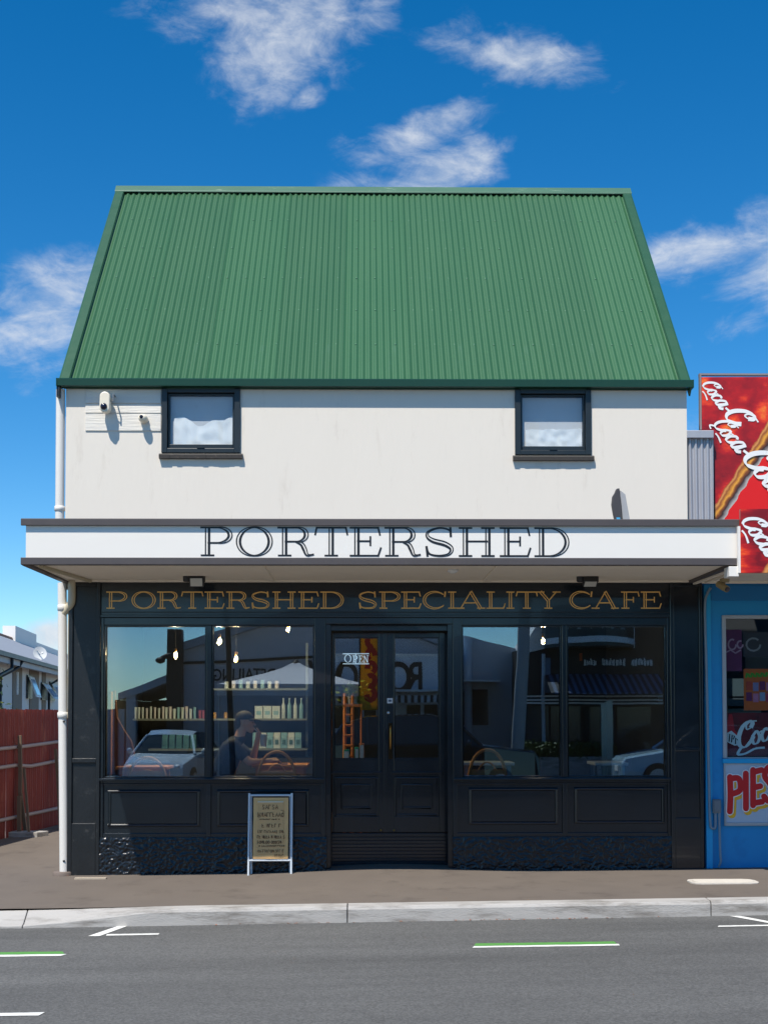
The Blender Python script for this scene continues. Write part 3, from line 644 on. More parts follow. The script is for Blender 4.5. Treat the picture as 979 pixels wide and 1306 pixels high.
# windows
zg0, zg1 = Z(991.5), Z(797.5)
def rough_plinth(x0, x1, z0, z1, taper):
    mb = MB(); nx = int((x1-x0)/.0085); nz = 48; vs = []
    for j in range(nz+1):
        for i in range(nx+1):
            x = x0+(x1-x0)*i/nx; z = z0+(z1-z0)*j/nz
            q = Vector((x*20, z*27, 0)); wv = noise.noise_vector(q*.55)*.9
            d = max(0., 1-abs(noise.noise((q.x+wv.x, q.y+wv.y, 3)))*3.2)**1.5*.0145 + .005*noise.noise((x*40, z*40, 1))
            e = min(1., (nz-j)/2.)
            vs.append((x, -.045-d*e, z))
    n = nx+1; mb.add(vs, [(j*n+i, j*n+i+1, (j+1)*n+i+1, (j+1)*n+i) for j in range(nz) for i in range(nx)], True)
    mb.add([(x0, -.045, z1), (x1, -.045, z1), (x1, .0, z1), (x0, 0, z1)], [(0, 1, 2, 3)])
    for xx in (x0, x1): mb.add([(xx, -.046, z0), (xx, -.046, z1), (xx, .3, z1), (xx, .3, z0)], [(0, 1, 2, 3)])
    return mb
def shopfront(pl, pr, glassx, mull, panels, sd):
    x0, x1 = X(pl), X(pr); g0, g1 = X(glassx[0]), X(glassx[1]); m0, m1 = X(mull[0]), X(mull[1])
    W = MB(); W.box(x0, g0, -.03, .1, zg0-.055, zh); W.box(g1, x1, -.03, .1, zg0-.055, zh); W.box(g0, g1, -.028, .1, zg1, zh); W.box(m0, m1, -.026, .08, zg0, zg1); W.box(g0, g1, -.028, .1, zg0-.055, zg0)
    o = W.build('shop_window', m_black, bld, .005)
    B('sill', m_black, o, x0+.005, x1-.01, -.07, -.028, zg0-.03, zg0-.004, bevel=.006)
    for a, b in ((g0, m0), (m1, g1)):
        mb = MB(); framed(mb, a, b, zg0, zg1, -.012, .03, .016); mb.build('glazing_bead', m_black, o, .004)
        B('pane', m_glass, o, a+.014, b-.014, .035, .041, zg0+.014, zg1-.014)
    zr0, zr1 = Z(1067.5), zg0-.055
    rs = B('stall_riser', m_black, bld, x0, x1, -.002, .16, zr0, zr1)
    mb = MB(); pm = (m0+m1)/2; s = .045
    mb.box(x0, x0+s, -.03, -.002, zr0, zr1); mb.box(x1-s, x1, -.03, -.002, zr0, zr1); mb.box(pm-s*.55, pm+s*.55, -.03, -.002, zr0, zr1)
    for a, b in ((x0+s, pm-s*.55), (pm+s*.55, x1-s)): mb.box(a, b, -.029, -.002, zr0, zr0+.045); mb.box(a, b, -.029, -.002, zr1-.02, zr1)
    mb.build('riser_frame', m_black, rs, .005)
    for (a, b, c, d) in panels:
        a, b, c, d = X(a, 0, 1030), X(b, 0, 1030), Z(d), Z(c)
        mb = MB(); t = .035
        for (q0, q1, q2, q3) in ((a, b, d-t, d), (a, b, c, c+t)):      # bolection moulding, mitred look
            mb.prism([(-.002, q2), (-.016, q2+.006), (-.02, (q2+q3)/2), (-.0175, q3-.012), (-.012, q3-.005), (-.006, q3-.0015), (-.002, q3)], 'x', q0, q1)
        for (q0, q1) in ((a, a+t), (b-t, b)):
            mb.prism([(q0, -.002), (q0+.006, -.022), ((q0+q1)/2, -.029), (q1-.004, -.02), (q1, -.002)], 'z', c+t*.6, d-t*.6)
        mb.build('panel_moulding', m_black, rs)
        B('panel', m_black, rs, a+t, b-t, -.009, -.001, c+t, d-t)
    zb = min(z_pave(x0, 0), z_pave(x1, 0))-.08
    rough_plinth(x0-.002, x1+(.012 if sd == 0 else .004), zb, zr0+.004, 0).build('plinth', m_plinth, rs)
shopfront(127.5, 415, (133, 401), (263.5, 270), ((138, 255.5, 1006.5, 1054), (277, 394, 1006.5, 1054)), 0)
shopfront(577, 855, (588.5, 849.5), (716, 722), ((597, 711, 1004.5, 1052), (731.5, 846.5, 1004, 1051)), 1)
# ---- recessed double door
DY = .36
dj0, dj1 = X(415), X(577); dx0, dx1 = X(423, DY), X(571, DY); zd1 = Z(806, DY); zd0 = Z(1062, DY, 490)
rec = MB(); rec.box(dj0+.001, dx0, .1, DY+.08, z_pave(0, 0)-.05, zd1+.1); rec.box(dx1, dj1-.001, .1, DY+.08, z_pave(0, 0)-.05, zd1+.1); rec.box(dj0, dj1, .12, DY+.08, zd1, zh)
rec = rec.build('door_recess', m_black, bld)
B('door_head', m_black, rec, dj0, dj1, -.026, .12, Z(796), zh, bevel=.004)
for xa, xb in ((dj0+.001, dj0+.05), (dj1-.05, dj1-.001)): B('jamb_panel', m_black, rec, xa, xb, .02, .1, z_pave(0, 0)-.05, Z(796))
# right reveal with raised fillets
for py in (987, 1002, 1028, 1048): B('reveal_fillet', m_black, rec, dx1-.012, dx1+.001, .16, DY-.03, Z(py, .2), Z(py-2.5, .2))
st0 = z_pave(.09, .3)-.04
step = MB(); nrib = 9
for i in range(nrib):
    za = st0+.03+(zd0-st0-.03)*i/nrib; zb = st0+.03+(zd0-st0-.03)*(i+1)/nrib
    step.box(dx0, dx1, DY-.055, DY+.1, za, zb-.007); step.box(dx0, dx1, DY-.048, DY+.1, zb-.007, zb)
step.box(dx0, dx1, DY-.06, DY+.1, st0, st0+.03)
step.build('door_step', m_black, rec, .002)
m_brass = mat('brass', lin(196, 150, 84), .3, metal=1.)
def door(xa, xb, gx0, gx1, hx):
    st = MB(); g0, g1 = X(gx0, DY), X(gx1, DY); ga, gb = Z(968, DY), Z(813, DY); zr = Z(984.5, DY)
    st.box(xa, g0, DY-.022, DY+.022, zd0+.006, zd1-.006); st.box(g1, xb, DY-.022, DY+.022, zd0+.006, zd1-.006)
    st.box(g0, g1, DY-.021, DY+.022, gb, zd1-.006); st.box(g0, g1, DY-.021, DY+.022, zd0+.006, Z(1041, DY)); st.box(g0, g1, DY-.021, DY+.022, zr, ga)
    d = st.build('door', m_black, bld, .004)
    B('pane', m_glass, d, g0+.001, g1-.001, DY-.004, DY+.002, ga+.001, gb-.001)
    mb = MB(); framed(mb, g0, g1, ga, gb, DY-.02, DY-.004, .012); mb.build('glazing_bead', m_black, d, .003)
    B('ledge', m_black, d, g0-.03, g1+.03, DY-.045, DY-.022, zr-.02, zr+.006, bevel=.005)
    c, e = Z(1041, DY), zr-.02
    B('panel', m_black, d, g0, g1, DY-.006, DY+.01, c, e)
    mb = MB(); framed(mb, g0+.004, g1-.004, c+.004, e-.035, DY-.02, DY-.006, .022); mb.build('panel_moulding', m_black, d, .006)
    a1, b1 = g0+.075, g1-.075; mb = MB(); framed(mb, a1, b1, Z(1031, DY), Z(1000, DY), DY-.018, DY-.006, .02); mb.build('panel_moulding', m_black, d, .006)
    MB().ball((hx, DY-.035, Z(1058.5, DY)), .013, .016, .013).build('door_knob', m_brass, d)
    return d
xm = X(490.5, DY)
dl = door(dx0+.004, xm-.003, 425.5, 483, X(485.5, DY)); dr = door(xm+.003, dx1-.004, 502, 560, X(502, DY))
mb = MB().box(xm-.012, xm+.018, DY-.034, DY-.022, zd0+.006, zd1-.006); mb.build('meeting_bead', m_black, dr, .004)
hx = X(497.5, DY); mb = MB().tube(spline([(hx, DY-.03, Z(955, DY)), (hx, DY-.06, Z(950, DY)), (hx, DY-.075, Z(940, DY)), (hx, DY-.07, Z(930, DY)), (hx, DY-.03, Z(926, DY))], 5), [.009]*21, 8)
h_ = mb.build('door_pull', m_brass, dr); B('pull_plate', mat('dark_bronze', lin(58, 44, 30), .4, metal=1), h_, hx-.022, hx+.022, DY-.03, DY-.021, Z(968, DY), Z(922, DY), bevel=.003)
m_sticker = mat('white_sticker', lin(220, 222, 226), .5)
s1 = B('sticker', m_sticker, dr, X(493.5, DY), X(500.5, DY), DY-.0245, DY-.0222, Z(897, DY), Z(890.5, DY)); B('sticker_mark', mat('blue_mark', lin(60, 80, 110), .5), s1, X(495, DY), X(499, DY), DY-.0262, DY-.0247, Z(895, DY), Z(892.5, DY))
MB().lathe((X(495, DY), DY-.022, Z(909, DY)), [(.016, 0), (.016, .006), (.012, .009), (.0001, .009)], 12, 'y').build('lock', mat('steel', lin(190, 192, 194), .3, metal=1), dr)
for py in (868, 968):
    MB().tube([(X(416, .3, py), .3, Z(py+6, .3)), (X(416, .3, py), .3, Z(py-6, .3))], .008, 8).build('hinge', mat('steel', None), dl)
# OPEN sign of thin white tubing behind the left door glass
opn = thing('open_sign', 'white OPEN tube sign hung inside the left door glass', 'sign', (X(454, DY+.03), DY+.03, Z(848, DY+.03)))
OY = DY+.015; m_tube = mat('white_tube', lin(235, 240, 245), .4, emit=(.8, .9, 1, .55))
for py in (833.8, 846.6): B('bar', m_tube, opn, X(437, OY), X(470.5, OY), OY-.006, OY+.004, Z(py+.6, OY), Z(py-.6, OY))
for ch, a, b, t_ in zip('OPEN', (439, 449.5, 457, 463.5), (448, 456, 462.5, 469.5), (834.8, 836, 836, 836)):
    (xa, z0), (xb, z1) = at(a, 845, OY), at(b, t_, OY); ink = Ink(lambda u, v, l: (u, OY-.008-l, v)); serif_letter(ch, ink, xa, z0, xb-xa, z1-z0, .011, .0065, .5, .5)
    ink.mb.build('letter', m_tube, opn)
B('hanger', m_tube, opn, X(453, OY), X(454, OY), OY-.002, OY+.004, Z(846, OY), Z(834, OY))
# ---- rooms behind the glass
FZ = .38
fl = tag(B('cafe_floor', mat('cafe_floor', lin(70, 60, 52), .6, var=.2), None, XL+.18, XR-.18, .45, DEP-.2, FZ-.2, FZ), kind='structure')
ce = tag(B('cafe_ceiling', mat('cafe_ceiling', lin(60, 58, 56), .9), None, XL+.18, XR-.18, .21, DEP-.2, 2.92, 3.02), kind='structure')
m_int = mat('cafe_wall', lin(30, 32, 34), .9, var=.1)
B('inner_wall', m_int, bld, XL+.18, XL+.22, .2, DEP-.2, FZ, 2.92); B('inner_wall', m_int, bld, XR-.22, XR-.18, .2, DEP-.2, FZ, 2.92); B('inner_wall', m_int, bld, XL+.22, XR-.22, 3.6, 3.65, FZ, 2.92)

# ================================================================== fittings on the front
m_cream = mat('cream_plastic', lin(232, 222, 200), .4, var=.03); m_lens = mat('dark_lens', (.01, .012, .03), .08)
def P3(px, py, Y): x, z = at(px, py, Y); return Vector((x, Y, z))
# motion sensor on a bracket under the eave
c = P3(135, 514, -.1)
t = thing('motion_sensor', 'cream motion sensor with round dark lens on the weatherboards', 'sensor', (c.x, -.02, c.z-.1))
MB().prism([(c.x+.06*sx*(1 if abs(a) < 1 else 1)*0+.055*math.cos(R(b)), c.z+(.055 if b < 180 else -.055)+.055*math.sin(R(b))) for b in range(0, 360, 20) for sx, a in ((1, 0),)], 'y', -.16, -.06).build('housing', m_cream, t, .012)
MB().lathe((c.x-.008, -.155, c.z-.05), [(.036, 0), (.036, .01), (.03, .024), (.018, .033), (.0001, .036)], 16, 'y').build('lens', m_lens, t)
B('bracket', m_cream, t, c.x-.03, c.x+.03, -.062, -.02, c.z-.03, c.z+.05, bevel=.004)
mb = MB().tube([(c.x+.085, -.13, c.z+.085), (c.x+.085, -.13, c.z+.01)], .008, 8).tube([(c.x+.085, -.13, c.z+.085), (c.x+.085, -.02, c.z+.085)], .008, 8).tube([(c.x+.05, -.1, c.z+.02), (c.x+.085, -.13, c.z+.02)], .006, 6)
mb.build('cable_arm', mat('grey_metal', lin(150, 148, 144), .4, metal=.6), t)
c = P3(182, 533, -.1)
t = thing('dome_camera', 'small white dome camera on the weatherboards by the upper window', 'camera', (c.x, -.03, c.z))
MB().lathe((c.x+.004, -.024, c.z), [(.045, 0), (.045, .02), (.04, .03)], 18, 'y').build('base', m_cream, t)
MB().ball((c.x, -.085, c.z), .046, .05, .044, 18, 12).build('housing', m_cream, t)
MB().lathe((c.x-.008, -.125, c.z+.006), [(.02, 0), (.02, .008), (.014, .012), (.0001, .013)], 14, 'y').build('lens', m_lens, t)
# floodlights under the canopy
def flood(px, py, lab, tilt, lit):
    Y = -.45; c = P3(px, py, Y); t = thing('floodlight', lab, 'light', (c.x-.12, Y, CB+.03))
    m_h = mat('dark_housing', lin(44, 46, 48), .45)
    MB().lathe((c.x-.1, Y, CB-.028), [(.03, 0), (.04, .01), (.04, .056)], 14).build('mount', m_h, t)
    MB().tube(spline([(c.x-.1, Y, CB-.02), (c.x-.085, Y, c.z+.05), (c.x-.06, Y, c.z-.01)], 5), .007, 6).build('cable', m_h, t)
    MB().tube([(c.x-.1, Y, CB-.02), (c.x+.0, Y, c.z+.07)], .01, 6).build('arm', m_h, t)
    h = MB(); q = Matrix.Rotation(R(tilt), 3, 'X'); o = MB().box(-.075, .075, -.035, .03, -.055, .055)
    h.add([q @ Vector(p) + c for p in o.v], o.f); hh = h.build('housing', m_h, t, .008)
    g = MB().box(-.06, .06, -.041, -.034, -.042, .042); gl_ = MB().add([q @ Vector(p) + c for p in g.v], g.f)
    gl_.build('lamp_glass', mat('lamp_glass', lin(205, 205, 198), .15, var=.05), hh)
    y = MB()
    for s_ in (-.082, .082): y.box(-.004+s_, .004+s_, -.01, .01, -.01, .1)
    y.box(-.086, .086, -.01, .01, .1, .108); MB().add([Vector(p)+c for p in y.v], y.f).build('yoke', m_h, t)
flood(251, 741, 'small dark floodlight under the canopy above the letter R', 25, 0)
flood(752, 741, 'floodlight with pale glass under the canopy above the word CAFE', 62, 1)
# dark cowl standing on the canopy against the white wall
Yc = -.9; t = thing('antenna_cowl', 'dark grey oval antenna cowl standing on the canopy roof', 'antenna', (*[P3(792, 664, Yc).x, Yc], CT-.06))
m_cowl = mat('cowl_grey', lin(66, 64, 66), .6, var=.12); m_cowl2 = mat('cowl_side', lin(165, 166, 168), .6, var=.15, dirt=lin(110, 104, 100), dscale=18)
ol = [(786, 623), (789.5, 622.5), (790, 628), (792, 645), (793.5, 665), (785, 668), (782, 655), (780, 643), (781, 633), (784, 628)]
MB().prism([at(*p, Yc) for p in ol], 'y', Yc, Yc+.06).build('shell', m_cowl, t, .006)
ol = [(789.5, 625), (793, 627), (797, 630.5), (799, 642), (802.5, 661), (803, 668), (793.8, 668), (792.2, 646), (790.2, 630)]
MB().prism([at(*p, Yc+.02) for p in ol], 'y', Yc+.02, Yc+.16).build('side_plate', m_cowl2, t, .004)
ol = [(785.5, 660), (790, 660), (790.5, 663), (785.8, 663)]
MB().prism([at(*p, Yc-.003) for p in ol], 'y', Yc-.004, Yc+.01).build('label_tag', mat('blue_tag', lin(70, 170, 215), .5), t)
B('foot', m_cowl, t, P3(785, 660, Yc).x, P3(803, 660, Yc).x, Yc-.03, Yc+.2, CT-.06, CT+.012)

# ---- pavement menu board
by = -.22; pb = Vector((at(344, 1060, by)[0], by, 0)); bz = z_pave(pb.x, by)
x0, x1 = at(317, 1060, by)[0], at(371.5, 1060, by)[0]; zt = at(344, 1013.5, by)[1]
brd = thing('menu_board', 'white-framed pavement menu board with handwritten brown paper', 'sign board', (pb.x, by, bz))
m_fr = mat('white_tube_frame', lin(206, 214, 220), .4, var=.05); m_kraft = mat('kraft_paper', lin(232, 184, 122), .8, var=.08, scale=5, bump=.15, bscale=12)
lean = lambda z: by + .09*(z-bz)/(zt-bz)          # leans back to meet the rear legs
fr = MB(); r_ = .0115
for x in (x0, x1): fr.tube([(x, lean(bz), z_pave(x, by)-.003), (x, lean(zt), zt+.01)], r_, 10); 
for z in (zt-.012, bz+.15*.98): fr.tube([(x0, lean(z), z), (x1, lean(z), z)], r_*.95, 10)
fr.build('frame', m_fr, brd)
fr = MB()
for x in (x0+.02, x1-.02): fr.tube([(x, by+.135, z_pave(x, by+.13)-.003), (x, lean(zt)+.02, zt-.02)], r_*.9, 10)
fr.tube([(x0+.02, by+.132, bz+.15), (x1-.02, by+.132, bz+.15)], r_*.8, 8); fr.tube([(x0, lean(zt)+.008, zt-.015), (x1, lean(zt)+.008, zt-.015)], .008, 8)
fr.build('rear_frame', m_fr, brd)
zp0, zp1 = bz+.165, zt-.035; pa, pbx = x0+.045, x1-.035
mb = MB(); n = 10; vs = []
for j in range(n+1):
    z = zp0+(zp1-zp0)*j/n
    for i in range(n+1):
        u = i/n; vs.append((pa+(pbx-pa)*u+.004*noise.noise((j*.5, i*.2, 2)), lean(z)-.013-.004*noise.noise((u*3, j*.4, 9))-.002, z))
mb.add(vs, [(j*(n+1)+i, j*(n+1)+i+1, (j+1)*(n+1)+i+1, (j+1)*(n+1)+i) for j in range(n) for i in range(n)], True); paper = mb.build('paper', m_kraft, brd)
MB().add([(pa, lean(zp0), zp0), (pbx, lean(zp0), zp0), (pbx, lean(zp1), zp1), (pa, lean(zp1), zp1), (pa, lean(zp0)+.008, zp0), (pbx, lean(zp0)+.008, zp0), (pbx, lean(zp1)+.008, zp1), (pa, lean(zp1)+.008, zp1)], [(0,1,2,3),(7,6,5,4),(0,4,5,1),(2,6,7,3),(1,5,6,2),(0,3,7,4)]).build('backing_panel', mat('board_panel', lin(150, 120, 84), .7), brd)
# sheet pinned on the paper, with its lines of writing
pw, ph = pbx-pa, zp1-zp0; s_ = MB(); sa, sb_, sc_, sd_ = pa+.045, pbx-.05, zp0+.05, zp1-.04
yy = lambda z: lean(z)-.021
s_.add([(sa, yy(sc_), sc_), (sb_, yy(sc_), sc_), (sb_+.004, yy(sd_), sd_), (sa+.002, yy(sd_), sd_)], [(0, 1, 2, 3)]); s_.build('inner_sheet', mat('kraft_sheet', lin(222, 174, 116), .8, var=.06), brd)
s_ = MB(); s_.add([(sa, yy(sd_)-.001, sd_-.016), (sb_, yy(sd_)-.001, sd_-.016), (sb_, yy(sd_)-.001, sd_+.004), (sa, yy(sd_)-.001, sd_+.004)], [(0, 1, 2, 3)]); s_.build('tape', mat('pale_tape', lin(222, 208, 178), .5), brd)
ink = Ink(lambda u, v, l: (u, lean(v)-.0235-l, v)); rnd = random.Random(3)
def scrawl(u0, u1, v, h, step):
    u = u0
    while u < u1-step*.4:
        w_ = step*rnd.uniform(.55, .8)
        k = rnd.randrange(6)
        if k == 0: ps = [(u, v), (u, v+h)], [(u, v+h), (u+w_, v+h*.9)]
        elif k == 1: ps = ([(p[0], p[1]) for p in arc(u+w_/2, v+h*.45, w_/2, h*.45, 0, 360, 10)],)
        elif k == 2: ps = [(u, v+h), (u, v), (u+w_, v+h*.1)], [(u, v+h*.5), (u+w_*.7, v+h*.55)]
        elif k == 3: ps = [(u, v), (u+w_*.5, v+h), (u+w_, v)], [(u+w_*.25, v+h*.4), (u+w_*.75, v+h*.4)]
        elif k == 4: ps = ([(u+w_, v+h*.85), (u+w_*.2, v+h), (u+w_*.2, v+h*.55), (u+w_*.9, v+h*.4), (u+w_*.7, v), (u, v+h*.1)],)
        else: ps = [(u, v+h), (u, v), (u+w_*.9, v+h)], [(u+w_*.9, v+h), (u+w_, v)]
        for q in ps: ink.ribbon(list(q), .0042 if h < .03 else .0055)
        u += step
        if rnd.random() < .13: u += step*.6
py2z = lambda py: at(344, py, by)[1]; px2x = lambda px: at(px, 1060, by)[0]
for (u0, u1, py, h, st) in ((334, 353, 1032.5, .045, .034), (329, 361, 1042, .042, .03), (331, 357, 1045.8, .009, .02), (334, 357, 1055.5, .036, .028), (328, 364, 1062.5, .026, .02), (328, 364, 1069.5, .03, .02), (328, 360, 1076, .03, .022), (330, 363, 1080, .016, .02), (329, 363, 1087, .026, .019), (350, 363, 1092, .018, .02)):
    scrawl(px2x(u0), px2x(u1), py2z(py), h, st)
ink.ribbon([(px2x(328.5), py2z(1036)), (px2x(328.5), py2z(1042.5)), (px2x(331), py2z(1042.5))], .004); ink.ribbon([(px2x(358), py2z(1034)), (px2x(361), py2z(1034)), (px2x(361), py2z(1042))], .004)
ink.mb.build('handwriting', mat('marker_ink', lin(86, 62, 40), .8), brd)

# ================================================================== blue neighbour shop
m_blue = mat('blue_wall_paint', lin(16, 140, 200), .5, var=.06, scale=2.5, dirt=lin(12, 124, 184), dscale=2.4, dthr=.55, bump=.06, bscale=30)
m_bluel = mat('blue_trim_paint', lin(20, 160, 214), .5, var=.05)
m_alu = mat('aluminium', lin(176, 178, 180), .45, metal=.3, var=.08)
NX0, NX1 = X(897.5)+.0, 6.6
nb = thing('neighbour_shop', 'bright blue corner shop front with posters in its aluminium window', 'building', (4.9, 0, 0))
wx0, wx1 = X(920.5), 5.9; wz0, wz1 = Z(967, 0, 950), Z(785, 0, 950); ztop = 3.06
mb = MB(); zb = 0.0
mb.box(NX0, wx0, .0, .2, zb-.05, ztop); mb.box(wx1, NX1, .0, .2, zb-.05, ztop); mb.box(wx0, wx1, .0, .2, wz1, ztop); mb.box(wx0, wx1, 0, .2, zb-.05, wz0)
mb.box(NX0, NX0+.15, .2, 6, zb-.05, 4.4); mb.box(NX1-.15, NX1, .2, 6, zb-.05, 4.4); mb.box(NX0+.15, NX1-.15, 5.85, 6, zb-.05, 4.4); mb.box(NX0+.15, NX1-.15, 1.2, 5.85, 4.25, 4.4)
nw = mb.build('wall', m_blue, nb)
B('corner_board', m_bluel, nb, X(897.8), X(906.5, -.02), -.03, -.001, z_pave(3.4, 0)-.02, Z(757, 0, 900), bevel=.003)
B('header_band', mat('blue_band', lin(8, 112, 172), .5), nb, X(906.5), NX1, -.02, -.001, Z(766, 0, 930), ztop-.02, bevel=.003)
B('corner_strip', m_blue, nb, X(897.8), X(906.5, -.02), -.02, -.001, Z(757, 0, 900), ztop-.02)
fr = MB(); framed(fr, wx0, wx1, wz0, wz1, -.02, .08, .04, .01, .035); fw = fr.build('shop_window', m_alu, nb, .003)
B('pane', glass('neighbour_glass', f0=.03), fw, wx0+.04, wx1-.04, .03, .036, wz0+.01, wz1-.035)
B('sill', m_bluel, nb, wx0-.01, wx1, -.05, -.0, Z(973.5, 0, 950), wz0-.004, bevel=.004)
B('interior_back', mat('dim_interior', lin(52, 50, 52), .9), nb, wx0-.1, wx1, 1.6, 1.65, .4, 2.9); B('interior_floor', m_dark, nb, wx0-.1, wx1, .2, 1.6, .4, .45)
# shelf goods dimly inside
for i, (px, py, w_, h_, cc) in enumerate(((930, 878, .35, .22, (60, 74, 80)), (934, 896, .4, .14, (88, 98, 104)), (965, 840, .3, .3, (110, 96, 88)), (940, 905, .5, .08, (120, 120, 110)))):
    c = P3(px, py, .9); B('shelf_goods', mat('shop_goods%d' % i, lin(*cc), .7, var=.2), nb, c.x-w_/2, c.x+w_/2, .85, 1.1, c.z-h_/2, c.z+h_/2)
def poster(name, px0, px1, pz0, pz1, m, Y=.06):
    return MB().box(at(px0, 900, Y)[0], at(px1, 900, Y)[0], Y, Y+.004, at(950, pz1, Y)[1], at(950, pz0, Y)[1]).build(name, m, fw)
m_white = mat('white_print', lin(235, 235, 232), .5)
# faded magenta poster with pale swirls
p1 = poster('poster', 924, 946, 803, 856, mat('magenta_print', lin(112, 40, 84), .6, var=.2, scale=4))
ink = Ink(lambda u, v, l: (u, .058-l, v)); k = lambda px, py: at(px, py, .058)
for cx_, cy_, r0 in ((933, 822, 5), (943, 822, 3.5)): ink.ribbon([k(cx_+r0*math.cos(a_*.4), cy_+1.3*r0*math.sin(a_*.4)) for a_ in range(14)], .018)
ink.ribbon([k(*p) for p in ((925, 832), (931, 829), (937, 833), (944, 829))], .016); ink.mb.build('poster_print', mat('pink_print', lin(186, 140, 160), .6), p1)
p1b = poster('poster', 948, 990, 806, 838, mat('dim_poster', lin(70, 58, 62), .6, var=.3, scale=5), .08)
ink = Ink(lambda u, v, l: (u, .078-l, v)); ink.ribbon([at(960+9*math.cos(a_*.5), 822+8*math.sin(a_*.5), .078) for a_ in range(12)], .02); ink.mb.build('poster_print', mat('pale_print', lin(150, 140, 142), .6), p1b)
# orange drinks poster with green heading and coloured squares
p2 = poster('poster', 948, 1004, 853, 906, mat('orange_print', lin(214, 96, 30), .5, var=.2, scale=8), .045)
ink = Ink(lambda u, v, l: (u, .043-l, v)); k = lambda px, py: at(px, py, .043)
for i in range(7):
    px = 950.5+i*6.2; ink.ribbon([k(px, 864.5-i*.25), k(px+1.4, 858.5-i*.25), k(px+3.4, 860-i*.25), k(px+4.4, 864-i*.25)], .022)
ink.mb.build('poster_heading', mat('green_print', lin(84, 160, 40), .5), p2)
for i in range(6):
    for j in range(2):
        cc = [(196, 70, 50), (150, 132, 170), (120, 40, 90), (206, 120, 150), (150, 160, 190), (190, 60, 90)][(i+j*2) % 6]; px, py = 951+i*8.5, 869+j*14+(i % 2)*1.5
        x_a, z_a = at(px, py+11, .042); x_b, z_b = at(px+7, py, .042); B('poster_tile', mat('tile_print%d' % ((i+j*2) % 6), lin(*cc), .6, var=.35, scale=14), p2, x_a, x_b, .0405, .0445, z_a, z_b)
# dark red drinks banner along the foot of the window, white script on it
m_cola = mat('cola_dark_print', lin(120, 14, 22), .45, var=.75, scale=6, dirt=lin(40, 8, 12), dscale=4, dthr=.52)
p3 = poster('banner', 925, 1020, 909, 964.5, m_cola, .05)
ink = Ink(lambda u, v, l: (u, .048-l, v)); xs, zs = at(940, 955, .048)
script_word(ink, 'Coca-Cola', xs, zs, .24, 17, .3); ink.mb.build('script_lettering', m_white, p3)
ink = Ink(lambda u, v, l: (u, .0475-l, v)); ink.poly([at(*p, .0475) for p in ((925.5, 927), (929, 911), (933, 911), (936, 931), (940, 936), (936, 950), (925.5, 941))]); ink.mb.build('bottle_cap_red', mat('bright_red_print', lin(206, 20, 30), .45), p3)
ink = Ink(lambda u, v, l: (u, .0455-l, v)); ink.poly([at(*p, .0455) for p in ((926, 935), (932, 932), (939, 938), (943, 950), (936, 951), (926, 946))]); ink.mb.build('white_flash', m_white, p3)
ink = Ink(lambda u, v, l: (u, .0435-l, v))
for q in ([(929, 946), (930, 936)], [(932, 947), (933, 937), (936, 939), (934, 943)], [(937, 949), (937.5, 941), (940, 944)]): ink.ribbon([at(*p, .0435) for p in q], .012)
ink.mb.build('flash_print', m_ink, p3)
# PIES panel
pp = B('pies_panel', mat('pale_panel', lin(176, 190, 204), .5, var=.04), nb, X(922.5), 5.0, -.02, -.001, Z(1049, 0, 950), Z(974.5, 0, 950))
fr = MB(); framed(fr, X(921), 5.02, Z(1052.5, 0, 950), Z(973.2, 0, 950), -.03, -.001, .014, .03, .01); fr.build('panel_frame', m_alu, pp, .003)
# fat brush strokes for each letter; white edge, yellow drop shade, red face
PI = {'P': ([[(0, 0), (.04, .5), (.02, 1)], [(.02, .95), (.5, .95), (.55, .62), (.06, .5)]], 930, 946), 'I': ([[(0, 0), (.02, 1)]], 950.5, 957), 'E': ([[(0, 0), (.02, 1)], [(.02, .94), (.6, 1.0)], [(.02, .5), (.5, .54)], [(0, .06), (.62, .1)]], 959.5, 972), 'S': ([[(.62, .86), (.3, .98), (.05, .74), (.35, .52), (.6, .28), (.3, .03), (0, .16)]], 973.5, 988)}
for nm, m_, wd, ox, oy, lf in (('yellow_shade', mat('yellow_print', lin(236, 178, 36), .5), .088, .022, -.028, .0), ('white_edge', m_white, .084, 0, 0, .0045), ('red_face', mat('red_print', lin(204, 18, 22), .45), .062, 0, 0, .009)):
    ink = Ink(lambda u, v, l, lf=lf: (u, -.0215-l-lf, v))
    for i, (chr_, (st, pa_, pb_)) in enumerate(PI.items()):
        xa, z0 = at(pa_, 1035-i*4.0, -.03); xb, z1 = at(pb_, 991-i*4.5, -.03)
        for q in st:
            q = [(xa+p[0]/.62*(xb-xa)*.9+ox, z0+p[1]*(z1-z0)+oy) for p in q]; q = [(p.x, p.y) for p in spline(q, 5)]
            ink.ribbon(q, wd)
            for e in (q[0], q[-1]): ink.poly([(e[0]+wd/2*math.cos(a_*.524), e[1]+wd/2*math.sin(a_*.524)) for a_ in range(12)])
    ink.mb.build(nm, m_, pp)
